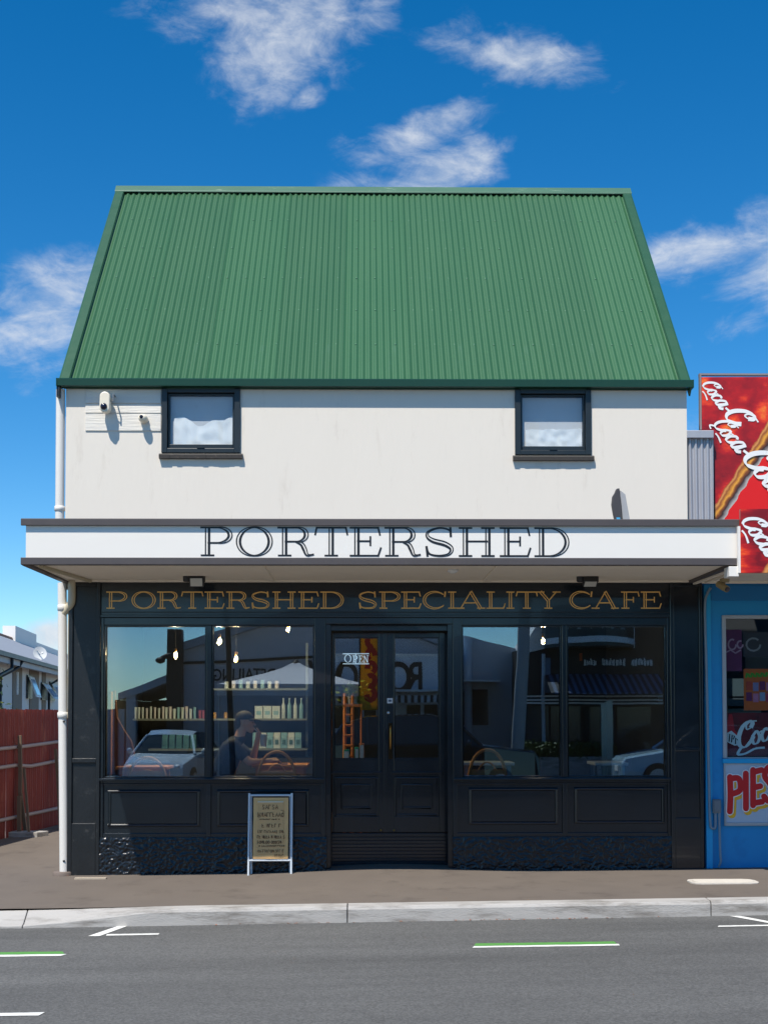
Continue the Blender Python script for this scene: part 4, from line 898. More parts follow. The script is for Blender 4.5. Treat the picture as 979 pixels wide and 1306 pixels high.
# conduit, junction box, camera
m_grey = mat('grey_plastic', lin(112, 120, 126), .55, var=.06)
jb = thing('junction_box', 'grey electrical junction box with conduit on the blue wall', 'electrical box', (X(912), 0, Z(1035, 0, 912)))
B('box', m_grey, jb, X(907.5, -.06), X(917.5, -.06), -.07, 0, Z(1037, -.06, 912), Z(1019.5, -.06, 912), bevel=.006)
B('lid', m_grey, jb, X(908.5, -.06), X(916.5, -.06), -.078, -.07, Z(1035, -.06, 912), Z(1021, -.06, 912), bevel=.003)
xc = X(900.5, -.04); m_cond = mat('painted_conduit', lin(120, 140, 156), .5)
MB().tube(spline([(X(907, -.04), -.04, Z(750, -.04, 905)), (X(902.5, -.04), -.04, Z(757, -.04, 905)), (X(899, -.04), -.045, Z(775, -.04, 900)), (X(900.2, -.04), -.045, Z(850, -.04, 900)), (X(902.5, -.04), -.045, Z(1000, -.04, 902)), (X(903.5, -.04), -.045, Z(1048, -.04, 904)), (X(906, -.04), -.045, Z(1056, -.04, 906)), (X(910, -.04), -.045, Z(1054, -.04, 910)), (X(910.2, -.04), -.045, Z(1036, -.04, 910))], 6), .014, 8).build('conduit', m_cond, jb)
MB().tube(spline([(X(915, -.04), -.045, Z(1036, -.04, 914)), (X(915.8, -.04), -.045, Z(1085, -.04, 914)), (X(916.5, -.04), -.045, Z(1098, -.04, 914)), (X(914, -.04), -.03, Z(1106, -.04, 914))], 6), .013, 8).build('conduit', m_cond, jb)
c = P3(921, 750, -.5); t = thing('bullet_camera', 'small tan bullet camera under the canopy of the blue shop', 'camera', (c.x, -.5, CB+.03))
m_tan = mat('tan_metal', lin(168, 150, 110), .5)
MB().lathe((c.x+.02, -.5, CB-.035), [(.045, 0), (.05, .02), (.05, .066)], 14).build('base', m_tan, t)
MB().tube([(c.x+.02, -.5, CB-.02), (c.x-.005, -.52, c.z+.01)], .014, 8).build('stalk', m_tan, t)
MB().tube([(c.x-.03, -.46, c.z+.045), (c.x, -.55, c.z), (c.x+.018, -.6, c.z-.022)], [.036, .036, .033], 14).build('body', m_tan, t)
MB().tube([(c.x+.018, -.6, c.z-.022), (c.x+.021, -.608, c.z-.026)], .026, 12).build('lens', m_lens, t)
# neighbour canopy
nc_ = thing('canopy', None, None); nc_.parent = nb; nc_.location = (-4.9, 0, 0)
B('soffit_panel', m_soffit, nc_, CR+.002, NX1, -1.72, -.004, CB+.026, CB+.04)
mb = MB().tube([(CR+.02, -1.6, CB+.0), (X(885, -.1, 744), -.1, CB+.0)], .025, 4).tube([(CR+.16, -1.6, CB+.005), (X(893, -.1, 744)+.05, -.1, CB+.005)], .015, 4); mb.build('soffit_brace', m_soffit, nc_)
B('wall_batten', m_soffit, nc_, X(890), NX1, -.05, -.004, CB+.0, CB+.026, bevel=.003)
B('deck', m_flash, nc_, CR+.002, NX1, -1.72, -.002, CB+.04, CB+.1)
B('end_block', m_fascia, nc_, at(930, 727, -1.8)[0], at(942.5, 727, -1.8)[0]+.0, -1.78, -1.6, at(935, 735, -1.8)[1], at(935, 722, -1.8)[1], bevel=.004)
# red drinks signs: printed art of red, amber glow, brown bottle
def cola_art(name, org, diag, w_b):
    m = bpy.data.materials.new(name); m.use_nodes = True; nt = m.node_tree; N = nt.nodes.new; L = nt.links.new; b = nt.nodes['Principled BSDF']; b.inputs['Roughness'].default_value = .35
    tc = N('ShaderNodeTexCoord')
    vo = N('ShaderNodeTexVoronoi'); vo.inputs['Scale'].default_value = 2.5; vo.feature = 'SMOOTH_F1'; vo.inputs['Smoothness'].default_value = .25; nz = N('ShaderNodeTexNoise'); nz.inputs['Scale'].default_value = 4.5; nz.inputs['Detail'].default_value = 8; nz.inputs['Roughness'].default_value = .62
    mp = N('ShaderNodeMapping'); mp.inputs['Rotation'].default_value = (0, R(40), 0); mp.inputs['Scale'].default_value = (1.5, 1, .8); L(tc.outputs['Object'], mp.inputs[0])
    va = N('ShaderNodeVectorMath'); va.operation = 'ADD'; L(mp.outputs[0], va.inputs[0]); L(nz.outputs['Color'], va.inputs[1]); L(va.outputs[0], vo.inputs['Vector'])
    cr = N('ShaderNodeValToRGB'); e = cr.color_ramp.elements; e[0].position = .08; e[0].color = (.95, .3, .03, 1); e[1].position = .85; e[1].color = (.2, .004, .006, 1)
    e_ = e.new(.3); e_.color = (.85, .06, .01, 1); e_ = e.new(.5); e_.color = (.5, .01, .008, 1)
    L(vo.outputs['Distance'], cr.inputs[0])
    # the bottle: an amber band along a diagonal; clean red beyond it
    sp = N('ShaderNodeSeparateXYZ'); L(tc.outputs['Object'], sp.inputs[0])
    ca, sa = math.cos(R(diag)), math.sin(R(diag)); M1 = N('ShaderNodeMath'); M1.operation = 'MULTIPLY'; L(sp.outputs[0], M1.inputs[0]); M1.inputs[1].default_value = sa
    M2 = N('ShaderNodeMath'); M2.operation = 'MULTIPLY_ADD'; L(sp.outputs[2], M2.inputs[0]); M2.inputs[1].default_value = -ca; L(M1.outputs[0], M2.inputs[2])
    M3 = N('ShaderNodeMath'); M3.operation = 'SUBTRACT'; L(M2.outputs[0], M3.inputs[0]); M3.inputs[1].default_value = org[0]*sa - org[1]*ca
    n2 = N('ShaderNodeTexNoise'); n2.inputs['Scale'].default_value = 9; n2.inputs['Detail'].default_value = 4; L(tc.outputs['Object'], n2.inputs['Vector'])
    M4 = N('ShaderNodeMath'); M4.operation = 'MULTIPLY_ADD'; L(n2.outputs[0], M4.inputs[0]); M4.inputs[1].default_value = .07; L(M3.outputs[0], M4.inputs[2])
    mr = N('ShaderNodeMapRange'); mr.inputs[1].default_value = -w_b; mr.inputs[2].default_value = w_b; L(M4.outputs[0], mr.inputs[0])
    c2 = N('ShaderNodeValToRGB'); e = c2.color_ramp.elements; c2.color_ramp.elements[0].position = 0; e[0].color = (.35, .06, .01, 1); e[1].position = .95; e[1].color = (.45, .42, .38, 1)
    for p_, cc in ((.1, (.7, .3, .08, 1)), (.22, (.3, .08, .015, 1)), (.42, (.8, .36, .04, 1)), (.55, (.25, .07, .012, 1)), (.72, (.04, .015, .01, 1)), (.88, (.3, .26, .24, 1))): q = e.new(p_); q.color = cc
    L(mr.outputs[0], c2.inputs[0])
    inb = N('ShaderNodeMath'); inb.operation = 'COMPARE'; inb.inputs[1].default_value = 0; inb.inputs[2].default_value = w_b; L(M4.outputs[0], inb.inputs[0])
    past = N('ShaderNodeMath'); past.operation = 'GREATER_THAN'; past.inputs[1].default_value = 0; L(M4.outputs[0], past.inputs[0])
    x1_ = N('ShaderNodeMix'); x1_.data_type = 'RGBA'; L(past.outputs[0], x1_.inputs[0]); L(cr.outputs[0], x1_.inputs[6]); x1_.inputs[7].default_value = (.72, .01, .005, 1)
    x2_ = N('ShaderNodeMix'); x2_.data_type = 'RGBA'; L(inb.outputs[0], x2_.inputs[0]); L(x1_.outputs[2], x2_.inputs[6]); L(c2.outputs[0], x2_.inputs[7])
    # dark cola patches
    L(x2_.outputs[2], b.inputs['Base Color']); return m
BY = .12
bb = thing('billboard', 'tall red drinks billboard with white script and bottle above the blue shop', 'billboard', (4.9, BY, 4.38))
off = lambda px, py, Y, o: (at(px, py, Y)[0]-o[0], at(px, py, Y)[1]-o[1])
x0, z1 = at(893.5, 481, BY); xs_ = at(910, 600, BY)[0]; zlow = 3.5
o_b = (4.9, 4.38)
pts = [(x0, at(893, 560, BY)[1]), (xs_, at(893, 560, BY)[1]), (xs_, zlow), (6.3, zlow), (6.3, z1+.02), (x0, z1)]
panel = MB().prism(pts, 'y', BY, BY+.03).build('panel', cola_art('cola_billboard_art', off(948, 612, BY, o_b), 57, .085), bb)
B('edge_strip', mat('dull_edge', lin(140, 128, 124), .5), bb, x0-.02, x0-.001, BY-.01, BY+.04, at(893, 548, BY)[1], z1+.02)
B('top_strip', mat('dull_edge', None), bb, x0-.02, 6.3, BY-.008, BY+.05, z1+.021, z1+.04)
for x_ in (4.3, 5.4): B('post', m_alu, bb, x_-.03, x_+.03, BY+.03, BY+.09, 3.4, z1-.1)
B('stay_frame', m_alu, bb, 4.0, 6.2, BY+.09, BY+1.6, 4.36, 4.42)
keep = lambda u, v: u > x0+.004 and v < z1-.004 and u < 6.25 and v > zlow and (u > xs_+.004 or v > at(893, 548, BY)[1])
for (px, py, h, an) in ((894, 490, .125, -54), (908, 541, .15, -50)):
    ink = Ink(lambda u, v, l: (u, BY-(.002 if py < 500 else .008)-l, v), keep); xq_, zq_ = at(px, py, BY); script_word(ink, 'Coca-C' if py < 500 else 'Coca-Cola', xq_, zq_, h, an, .3, .36); ink.mb.build('script_lettering', m_white, panel)
# corrugated parapet end beside the white wall
cp = thing('corrugated_parapet', None, None); cp.parent = nb; cp.location = (-4.9, 0, 0)
m_galv = mat('galvanised_iron', lin(176, 176, 180), .45, metal=.35, var=.1, scale=5, dirt=lin(150, 140, 136), dscale=5, dthr=.6, stretch=(1, 1, .3))
ga, gb = at(877, 600, 0)[0], at(910.2, 600, .0)[0]; mb = MB(); n = 48; zt_ = at(893, 556, 0)[1]
vs = []
for j, z in enumerate((3.3, zt_)):
    for i in range(n+1): vs.append((ga+.012*(1-j)*(1-i/n)+(gb-ga)*i/n, .05+.014*math.cos(2*math.pi*4.4*i/n), z))
mb.add(vs, [(i, i+1, n+2+i, n+1+i) for i in range(n)], True); mb.build('iron_sheet', m_galv, cp)
B('cap', m_galv, cp, ga-.01, gb+.0, .005, .12, zt_-.02, at(893, 548.5, 0)[1], bevel=.006)
B('parapet_wall', m_dark, cp, ga+.01, gb-.01, .075, .11, 3.2, zt_-.02)
# canopy sign, white script on red
SY = -1.8; o_s = (4.9, 3.3)
sg = thing('canopy_sign', 'red drinks sign with white script on the edge of the blue shop canopy', 'sign', (4.9, SY, 3.3))
sx0 = at(943.8, 690, SY)[0]; sz0 = at(943, 730.5, SY)[1]; sz1 = at(943, 649, SY)[1]
sp_ = MB().box(sx0, 6.2, SY, SY+.04, sz0, sz1).build('panel', cola_art('cola_sign_art', off(1000, 735, SY, o_s), 57, .16), sg)
B('edge_strip', m_fascia, sg, sx0-.022, sx0-.001, SY+.004, SY+.05, sz0, sz1-.16)
ink = Ink(lambda u, v, l: (u, SY-.002-l, v), lambda u, v: u > sx0+.003 and v > sz0+.003 and v < sz1-.003 and u < 6.15); xq_, zq_ = at(944, 664, SY); script_word(ink, 'Coca-Cola', xq_, zq_, .15, -55, .3, .36); ink.mb.build('script_lettering', m_white, sp_)
B('bracket', m_alu, sg, sx0+.1, sx0+.16, SY+.04, -1.7, CB+.05, CB+.1)

# ================================================================== left background: iron fence, house, tree
m_rust = mat('red_oxide_iron', lin(124, 44, 38), .6, var=.3, scale=3, dirt=lin(158, 88, 70), dscale=5, dthr=.55, stretch=(1, 1, .25))
fence = thing('iron_fence', 'dark red corrugated iron fence with timber rails beside the alley', 'fence', (-5.1, 4, 0))
FA = Vector((-5.75, -.0, 0)); FB = Vector((-4.62, 6.6, 0)); FA = Vector((-5.09-.115*3.0*0-(.6), 4-.0-3.4, 0))
f0 = Vector((-5.26, 2.9, 0)); f1 = Vector((-4.86, 6.6, 0)); fd = (f1-f0).normalized(); fn_ = Vector((fd.y, -fd.x, 0))    # faces the alley (+x)
f_start = f0 - fd*2.2; flen = 9.2
ztopf = 1.745
def fpt(s, h, z): p = f_start + fd*s + fn_*h; return (p.x, p.y, z)
k = 0; s = 0.
while s < flen:
    w_ = .72; mb = MB(); vs = []; n = 40; dz = random.uniform(-.02, .02); tilt = random.uniform(-.012, .012); gzv = z_pave(-5, 3)
    rows = [gzv-.03, gzv+.5, gzv+1.1, ztopf+dz]
    for z in rows:
        for i in range(n+1): vs.append(fpt(s+w_*i/n+.004, .014*math.cos(2*math.pi*9*i/n)+tilt*(z-1)+.006*(k % 2), z + (random.uniform(-.008, .006) if z == rows[-1] else 0)))
    mb.add(vs, [(j*(n+1)+i, j*(n+1)+i+1, (j+1)*(n+1)+i+1, (j+1)*(n+1)+i) for j in range(3) for i in range(n)], True)
    mb.build('iron_sheet', m_rust, fence); s += w_; k += 1
m_rail = mat('grey_rail_timber', lin(166, 150, 146), .8, var=.15, scale=12, stretch=(.4, .4, 4))
# three rails, slightly crooked
def on_fence(px, py, h=.035):
    """point on the fence line seen at this pixel"""
    r = ray(px, py); o = f_start + fn_*h; t = (o-CAM).xy.dot(fn_.xy)/r.xy.dot(fn_.xy); return CAM + r*t
for pts in ([(0, 955), (30, 952), (60, 948), (77, 945.5)], [(0, 979), (20, 976), (40, 977), (60, 973), (77, 969.5)], [(0, 1046.5), (25, 1041), (50, 1036), (77, 1030)]):
    q = [on_fence(*p) for p in pts]; d0 = (q[0]-q[1]).normalized(); d1 = (q[-1]-q[-2]).normalized()
    MB().tube([q[0]+d0*1.6]+q+[q[-1]+d1*2.5], .025, 6, smooth=False).build('rail', m_rail, fence)
pst = thing('timber_stake', 'weathered timber stakes propped against the red iron fence', 'post', tuple(on_fence(28, 1058, .1)))
m_stk = mat('weathered_stake', lin(112, 94, 76), .85, var=.25, scale=14, stretch=(2, 2, .4))
def stake(pts, w_, nm):
    q = [on_fence(*p[:2], p[2]) for p in pts]; q[-1].z = z_pave(q[-1].x, q[-1].y)-.01; MB().tube(q, w_, 4, smooth=False).build(nm, m_stk, pst)
stake([(25.5, 938, .09), (26.5, 985, .09), (26, 1010, .1), (34, 1052, .16)], .034, 'post')
stake([(25, 1015, .1), (25, 1052, .12)], .036, 'stub')
stake([(31, 980, .1), (35, 1030, .2), (38, 1054, .3)], .022, 'prop')
stake([(71, 955, .1), (74, 990, .14), (77.5, 1046, .3)], .03, 'lean_pole')
cb_ = on_fence(33, 1058, .2); mb = MB()
tag(MB().prism([(cb_.x-.28, cb_.y-.12), (cb_.x+.2, cb_.y-.17), (cb_.x+.3, cb_.y+.08), (cb_.x-.2, cb_.y+.15)], 'z', z_pave(-5, 4)-.03, z_pave(-5, 4)+.07).build('concrete_block', m_conc, None, .01, loc=(cb_.x, cb_.y, 0)), 'broken grey concrete footing lying at the foot of the red fence', 'concrete block')
# house
hz = lambda px, py, Y: at(px, py, Y)
h0 = Vector((*[at(0, 900, 26.1)[0], 26.1], 0)); h1 = Vector((*[at(75, 900, 40.1)[0], 40.1], 0)); hd = (h1-h0).normalized(); hn = Vector((hd.y, -hd.x, 0))
h_s = h0 - hd*6; hl = 95.
def hp(s, h, z): p = h_s + hd*s + hn*h; return Vector((p.x, p.y, z))
def on_h(px, h=0.):
    r = ray(px, 870); o = h_s + hn*h; t = (o-CAM).xy.dot(hn.xy)/r.xy.dot(hn.xy); return ((CAM+r*t)-h_s).dot(hd)
ze = 1.676+73/1682*40
hou = thing('house', 'grey-roofed house with open casement windows behind the red fence', 'house', (h0.x-3, h0.y+6, 0))
m_hw = mat('pale_blue_wall', lin(216, 216, 214), .7, var=.04); m_hb = mat('olive_panel', lin(128, 118, 106), .8, var=.08); m_hr = mat('grey_roof_sheet', lin(150, 154, 160), .6, var=.06, scale=2)
def hbox(s0, s1, ha, hb, za, zb): 
    mb = MB(); c8 = [hp(s, h, z) for z in (za, zb) for s, h in ((s0, ha), (s1, ha), (s1, hb), (s0, hb))]
    return mb.add(c8, [(0,3,2,1),(4,5,6,7),(0,1,5,4),(1,2,6,5),(2,3,7,6),(3,0,4,7)])
hbox(0, hl, -7, 0, -.4, ze+.05).build('wall', m_hw, hou)
for a, b in ((16, 27.5), (37.5, 49), (53.5, 58)): hbox(on_h(a), on_h(b), .0, .03, -.3, ze-.02).build('wall_panel', m_hb, hou)
ridge_z = 5.3
mb = MB(); vs = [hp(-.4, .55, ze-.0), hp(hl, .55, ze), hp(hl, -3.5, ridge_z), hp(-.4, -3.5, ridge_z), hp(-.4, -7.5, ze), hp(hl, -7.5, ze)]
vs += [v-Vector((0, 0, .08)) for v in vs]
mb.add(vs, [(0, 1, 2, 3), (3, 2, 5, 4), (6, 9, 8, 7), (9, 10, 11, 8), (0, 6, 7, 1), (0, 3, 9, 6), (3, 4, 10, 9), (1, 7, 8, 2), (2, 8, 11, 5)]); hr = mb.build('roof', m_hr, hou)
hbox(-.4, hl, .55, .67, ze-.1, ze+.03).build('gutter', mat('dark_gutter', lin(70, 74, 82), .5), hr); hbox(-.4, hl, .4, .545, ze-.26, ze-.1).build('eave_fascia', mat('eave_grey', lin(176, 180, 186), .6), hr)
mb = MB().tube([hp(-.4, -3.5, ridge_z+.02), hp(on_h(45, -3.5), -3.5, ridge_z+.02)], .09, 8); mb.build('ridge_cap', mat('brown_ridge', lin(150, 110, 90), .7), hr)
# downpipes with swan necks
for a in (63, 1): 
    s_ = on_h(a, .1); mb = MB().tube([hp(s_+ (.9), .6, ze-.1), hp(s_+.8, .5, ze-.3), hp(s_, .1, ze-.62), hp(s_, .1, -.3)], .05, 8); mb.build('downpipe', mat('black_pipe', lin(40, 44, 48), .5), hou)
for a in (15.5,): mb = MB().tube([hp(on_h(a, .6), .6, ze-.1), hp(on_h(a, .6), .6, ze-.4), hp(on_h(a, .6)-1.5, .3, ze-.75)], .05, 8); mb.build('downpipe', mat('black_pipe', None), hou)
m_cas = mat('casement_glass', lin(150, 190, 222), .12, var=.05)
for (a, b, zt_, zb_, sl) in ((37.5, 43.5, 863, 889, .25), (55.5, 62.5, 872, 891, .4), (66, 72, 871, 892, .35)):
    s0, s1 = on_h(a, .1), on_h(b, .1); Yd = hp(s0, 0, 0).y; z1, z0 = at(a, zt_, Yd)[1], at(a, zb_, Yd)[1]
    W = hbox(s0, s1, .02, .06, z0-.05, z1+.05).build('window', m_dkframe, hou)
    mb = MB(); q = [hp(s0, .08, z1), hp(s1, .08, z1), hp(s1, .08+sl, z0), hp(s0, .08+sl, z0)]; q2 = [p+hn*.04 for p in q]
    mb.add(q+q2, [(0,1,2,3),(7,6,5,4),(0,4,5,1),(1,5,6,2),(2,6,7,3),(3,7,4,0)]); ca_ = mb.build('casement', m_white, W)
    mb = MB(); q = [hp(s0+.08, .125+.03*sl/.3, z1-.08), hp(s1-.08, .125+.03*sl/.3, z1-.08), hp(s1-.08, .125+sl*.94, z0+.08), hp(s0+.08, .125+sl*.94, z0+.08)]; mb.add(q, [(0, 1, 2, 3)]); mb.build('pane', m_cas, W)
s_ = on_h(24, .1); Yd = hp(s_, 0, 0).y; hbox(s_-.05, s_+.12, .03, .08, at(24, 886, Yd)[1], at(24, 857, Yd)[1]).build('vent_strip', m_white, hou)
# white rooftop box, lower white roof beyond, dish
s_a, s_b = on_h(14, -3.5), on_h(41.5, -3.5); Yd = hp(s_a, -3.5, 0).y
bx = hbox(s_a, s_b, -3.9, -3.3, ridge_z-.6, at(14, 798, Yd)[1]).build('roof_box', mat('white_cladding', lin(236, 232, 226), .7, var=.03), hou)
s_c = on_h(50, -3.5)
hbox(on_h(45, -3.5), hl, -3.8, -3.45, ridge_z-.1, ridge_z+.3).build('white_upstand', mat('white_cladding', None), hou)
dp_ = hp(on_h(51, -.2), -.2, ze+.35); dsh = thing('satellite_dish', 'grey satellite dish on a pole on the grey house roof', 'satellite dish', tuple(dp_-Vector((0, 0, .1))))
zc = at(52, 833, dp_.y)[1]; mb = MB(); a_ = Vector((.45, -.8, .25)).normalized(); u_ = a_.orthogonal().normalized(); v_ = a_.cross(u_); c_ = Vector((dp_.x, dp_.y, zc)); vs = [c_-a_*.06]; n = 20
for rr, dd in ((.16, -.04), (.31, 0)):
    for i in range(n): vs.append(c_ + (u_*math.cos(i*6.2832/n)+v_*math.sin(i*6.2832/n))*rr*.85 + a_*dd)
mb.add(vs, [(0, 1+i, 1+(i+1) % n) for i in range(n)] + [(1+i, 1+n+i, 1+n+(i+1) % n, 1+(i+1) % n) for i in range(n)], True); mb.build('reflector', mat('dish_grey', lin(206, 208, 206), .5), dsh)
MB().tube([(dp_.x, dp_.y, dp_.z-.25), tuple(c_-a_*.06)], .025, 8).build('mast', m_alu, dsh); MB().tube([tuple(c_-v_*.2), tuple(c_+a_*.35-Vector((0, 0, .1)))], .018, 6).build('feed_arm', m_alu, dsh)
MB().ball(tuple(c_+a_*.35-Vector((0, 0, .1))), .04, .04, .04).build('feed_horn', m_white, dsh)
# tree at the left edge
def tree(name, label, base, h, crown, n, mcols, leaf, seed):
    rd = random.Random(seed); t = thing(name, label, 'tree', base); b = Vector(base); mb = MB(); m_bark = mat('bark', lin(92, 78, 64), .9, var=.25, scale=10)
    mb.tube(spline([b, b+Vector((.05, .03, h*.35)), b+Vector((-.03, .05, h*.7)), b+Vector((0, 0, h*.95))], 4), [.1*(1-.06*i) for i in range(13)], 8)
    tips = []
    for i in range(16):
        a = rd.random()*6.28; z0 = h*rd.uniform(.35, .85); st = b+Vector((0, 0, z0)); e = st+Vector((math.cos(a)*crown*rd.uniform(.5, 1), math.sin(a)*crown*rd.uniform(.5, 1), h*rd.uniform(.0, .22)))
        mb.tube([st, st.lerp(e, .5)+Vector((0, 0, .08)), e], [.03, .02, .006], 6); tips += [st.lerp(e, .5), st.lerp(e, .75), e, e]
    mb.build('trunk', m_bark, t)
    for ci, mc in enumerate(mcols):
        lm = MB()
        for i in range(n):
            c = rd.choice(tips) + Vector((rd.gauss(0, .2), rd.gauss(0, .2), rd.gauss(0, .16)))*crown*.9
            d = Vector((rd.gauss(0, 1), rd.gauss(0, 1), rd.gauss(0, .5)-.2)).normalized(); u = d.orthogonal().normalized(); u = (Matrix.Rotation(rd.random()*6.28, 3, d) @ u); l = leaf*rd.uniform(.7, 1.3)
            q = d.cross(u); lm.add([c, c+d*l*.5+u*l*.28+q*l*.06, c+d*l, c+d*l*.5-u*l*.28+q*l*.06], [(0, 1, 2, 3)])
        lm.build('foliage', mc, t)
    return t
m_lf1 = mat('leaf_green', lin(70, 92, 40), .55, var=.4, scale=3); m_lf2 = mat('leaf_olive', lin(120, 122, 50), .55, var=.4, scale=3); m_lf3 = mat('leaf_dark', lin(40, 62, 30), .55, var=.4, scale=3)
tx = at(-52, 900, 8.2)[0]
tree('small_tree', 'small leafy tree rising behind the red fence before the grey house', (tx, 8.2, -.05), 2.75, .8, 420, (m_lf1, m_lf2, m_lf3), .12, 5)

# ================================================================== inside the cafe
m_wood = mat('honey_wood', lin(200, 132, 66), .45, var=.25, scale=5, stretch=(1, 1, 6)); m_wood2 = mat('dark_wood', lin(112, 70, 36), .5, var=.25, scale=5)
m_steel = mat('steel', None)
def bent_chair(px, py_top, Y, label, face=0.):
    x, z = at(px, py_top, Y); t = thing('bentwood_chair', label, 'chair', (x, Y, FZ), 'bentwood chairs by the window'); sc = z-FZ
    back = [(x+.21*math.cos(R(a)), Y, FZ+.45+(sc-.46)*(max(0, math.sin(R(a)))**.7)) for a in range(0, 181, 12)]
    MB().tube(back, .017, 8).build('back_hoop', m_wood, t)
    inner = [(x+.12*math.cos(R(a)), Y+.005, FZ+.45+(sc-.6)*(max(0, math.sin(R(a)))**.7)) for a in range(0, 181, 15)]
    MB().tube(inner, .011, 8).build('inner_hoop', m_wood, t)
    MB().box(x-.2, x+.2, Y-.008, Y+.008, FZ+.62, FZ+.68).build('back_rail', m_wood, t, .004)
    MB().lathe((x, Y+.2, FZ+.43), [(.2, 0), (.215, .01), (.215, .028), (.19, .035), (.0001, .03)], 20).build('seat', m_wood, t)
    for sx in (-1, 1):
        for yy in (.02, .36): MB().tube([(x+sx*.15, Y+yy, FZ+.44), (x+sx*.19, Y+yy+(-.03 if yy < .1 else .03), FZ)], .015, 8).build('leg', m_wood, t)
    return t
bent_chair(188, 965, .55, 'honey bentwood chair behind the window pane beside the corner pilaster')
bent_chair(353, 957.5, .5, 'honey bentwood chair before the table where the person sits')
bent_chair(621, 955, .75, 'brown bentwood chair at the white table right of the door')
def table(px0, px1, py, Y0, Y1, m_t, label, cat='table'):
    xa, z = at(px0, py, Y0); xb = at(px1, py, Y0)[0]; t = thing('cafe_table', label, cat, ((xa+xb)/2, (Y0+Y1)/2, FZ))
    B('table_top', m_t, t, xa, xb, Y0, Y1, z-.035, z, bevel=.006)
    for x in (xa+.06, xb-.06):
        for y in (Y0+.06, Y1-.06): B('leg', m_t if m_t is m_wood else m_steel, t, x-.022, x+.022, y-.022, y+.022, FZ, z-.036)
    if m_t is m_wood: B('apron', m_t, t, xa+.082, xb-.082, Y0+.05, Y0+.07, z-.11, z-.036)
    return z
zt1 = table(321, 392, 975.5, .98, 1.6, m_wood, 'honey wooden table in front of the seated person')
m_tw = mat('white_table', lin(200, 210, 214), .4)
table(588, 656, 972.5, 1.2, 1.75, m_tw, 'white cafe table with the brown bentwood chair'); table(758, 801, 972.5, 1.2, 1.75, m_tw, 'small white cafe table right of the cream post reflection'); table(829, 872, 972, 1.2, 1.75, m_tw, 'white cafe table against the side wall')
table(147, 213, 978, 1.05, 1.6, m_wood, 'honey wooden table beside the corner window')
# carved wood screen at the left end of the window
scr = thing('wood_screen', 'curved brown wooden screen inside the corner window', 'screen', (X(148, 1.2), 1.3, FZ)); Ys = 1.3
MB().prism([at(*p, Ys) for p in ((133, 885), (147, 880), (150, 915), (158, 930), (168, 945), (172, 962), (160, 975))] + [(at(160, 975, Ys)[0], FZ), (at(134, 975, Ys)[0], FZ)], 'y', Ys, Ys+.05).build('panel', m_wood2, scr, .01)
for px in (135, 142): MB().tube([(at(px, 900, Ys-.03)[0], Ys-.03, FZ), (at(px, 900, Ys-.03)[0], Ys-.03, at(px, 882, Ys)[1])], .016, 8).build('rod', m_wood, scr)
# wall shelves with stock
SYh = 2.9
m_sh = mat('shelf_board', lin(120, 130, 128), .6); m_bt = [mat('bottle_glass%d' % i, lin(*c), .2, var=.15) for i, c in enumerate(((206, 220, 222), (140, 186, 200), (214, 212, 216), (84, 130, 140), (176, 96, 110), (196, 150, 60)))]
shelf_z = {}
sh = thing('wall_shelves', 'long glass shelves of cups and bottles along the cafe back wall', 'shelves', (-1.7, SYh, FZ))
for i, (pa_, pb_, py) in enumerate(((146, 392, 916.5), (266, 392, 878), (264, 392, 954.5), (190, 262, 955))):
    xa, z = at(pa_, py, SYh); xb = at(pb_, py, SYh)[0]; shelf_z[i] = z; B('shelf', m_sh, sh, xa, xb, SYh-.05, SYh+.3, z-.025, z)
for px in (147, 265, 391): x_ = at(px, 900, SYh+.25)[0]; B('upright', m_sh, sh, x_-.015, x_+.015, SYh+.3, SYh+.34, FZ, 2.6)
B('counter', mat('counter_dark', lin(44, 46, 48), .6), sh, at(146, 900, SYh)[0], at(400, 900, SYh)[0], SYh-.1, SYh+.5, FZ, shelf_z[2]-.12)
bt = {}
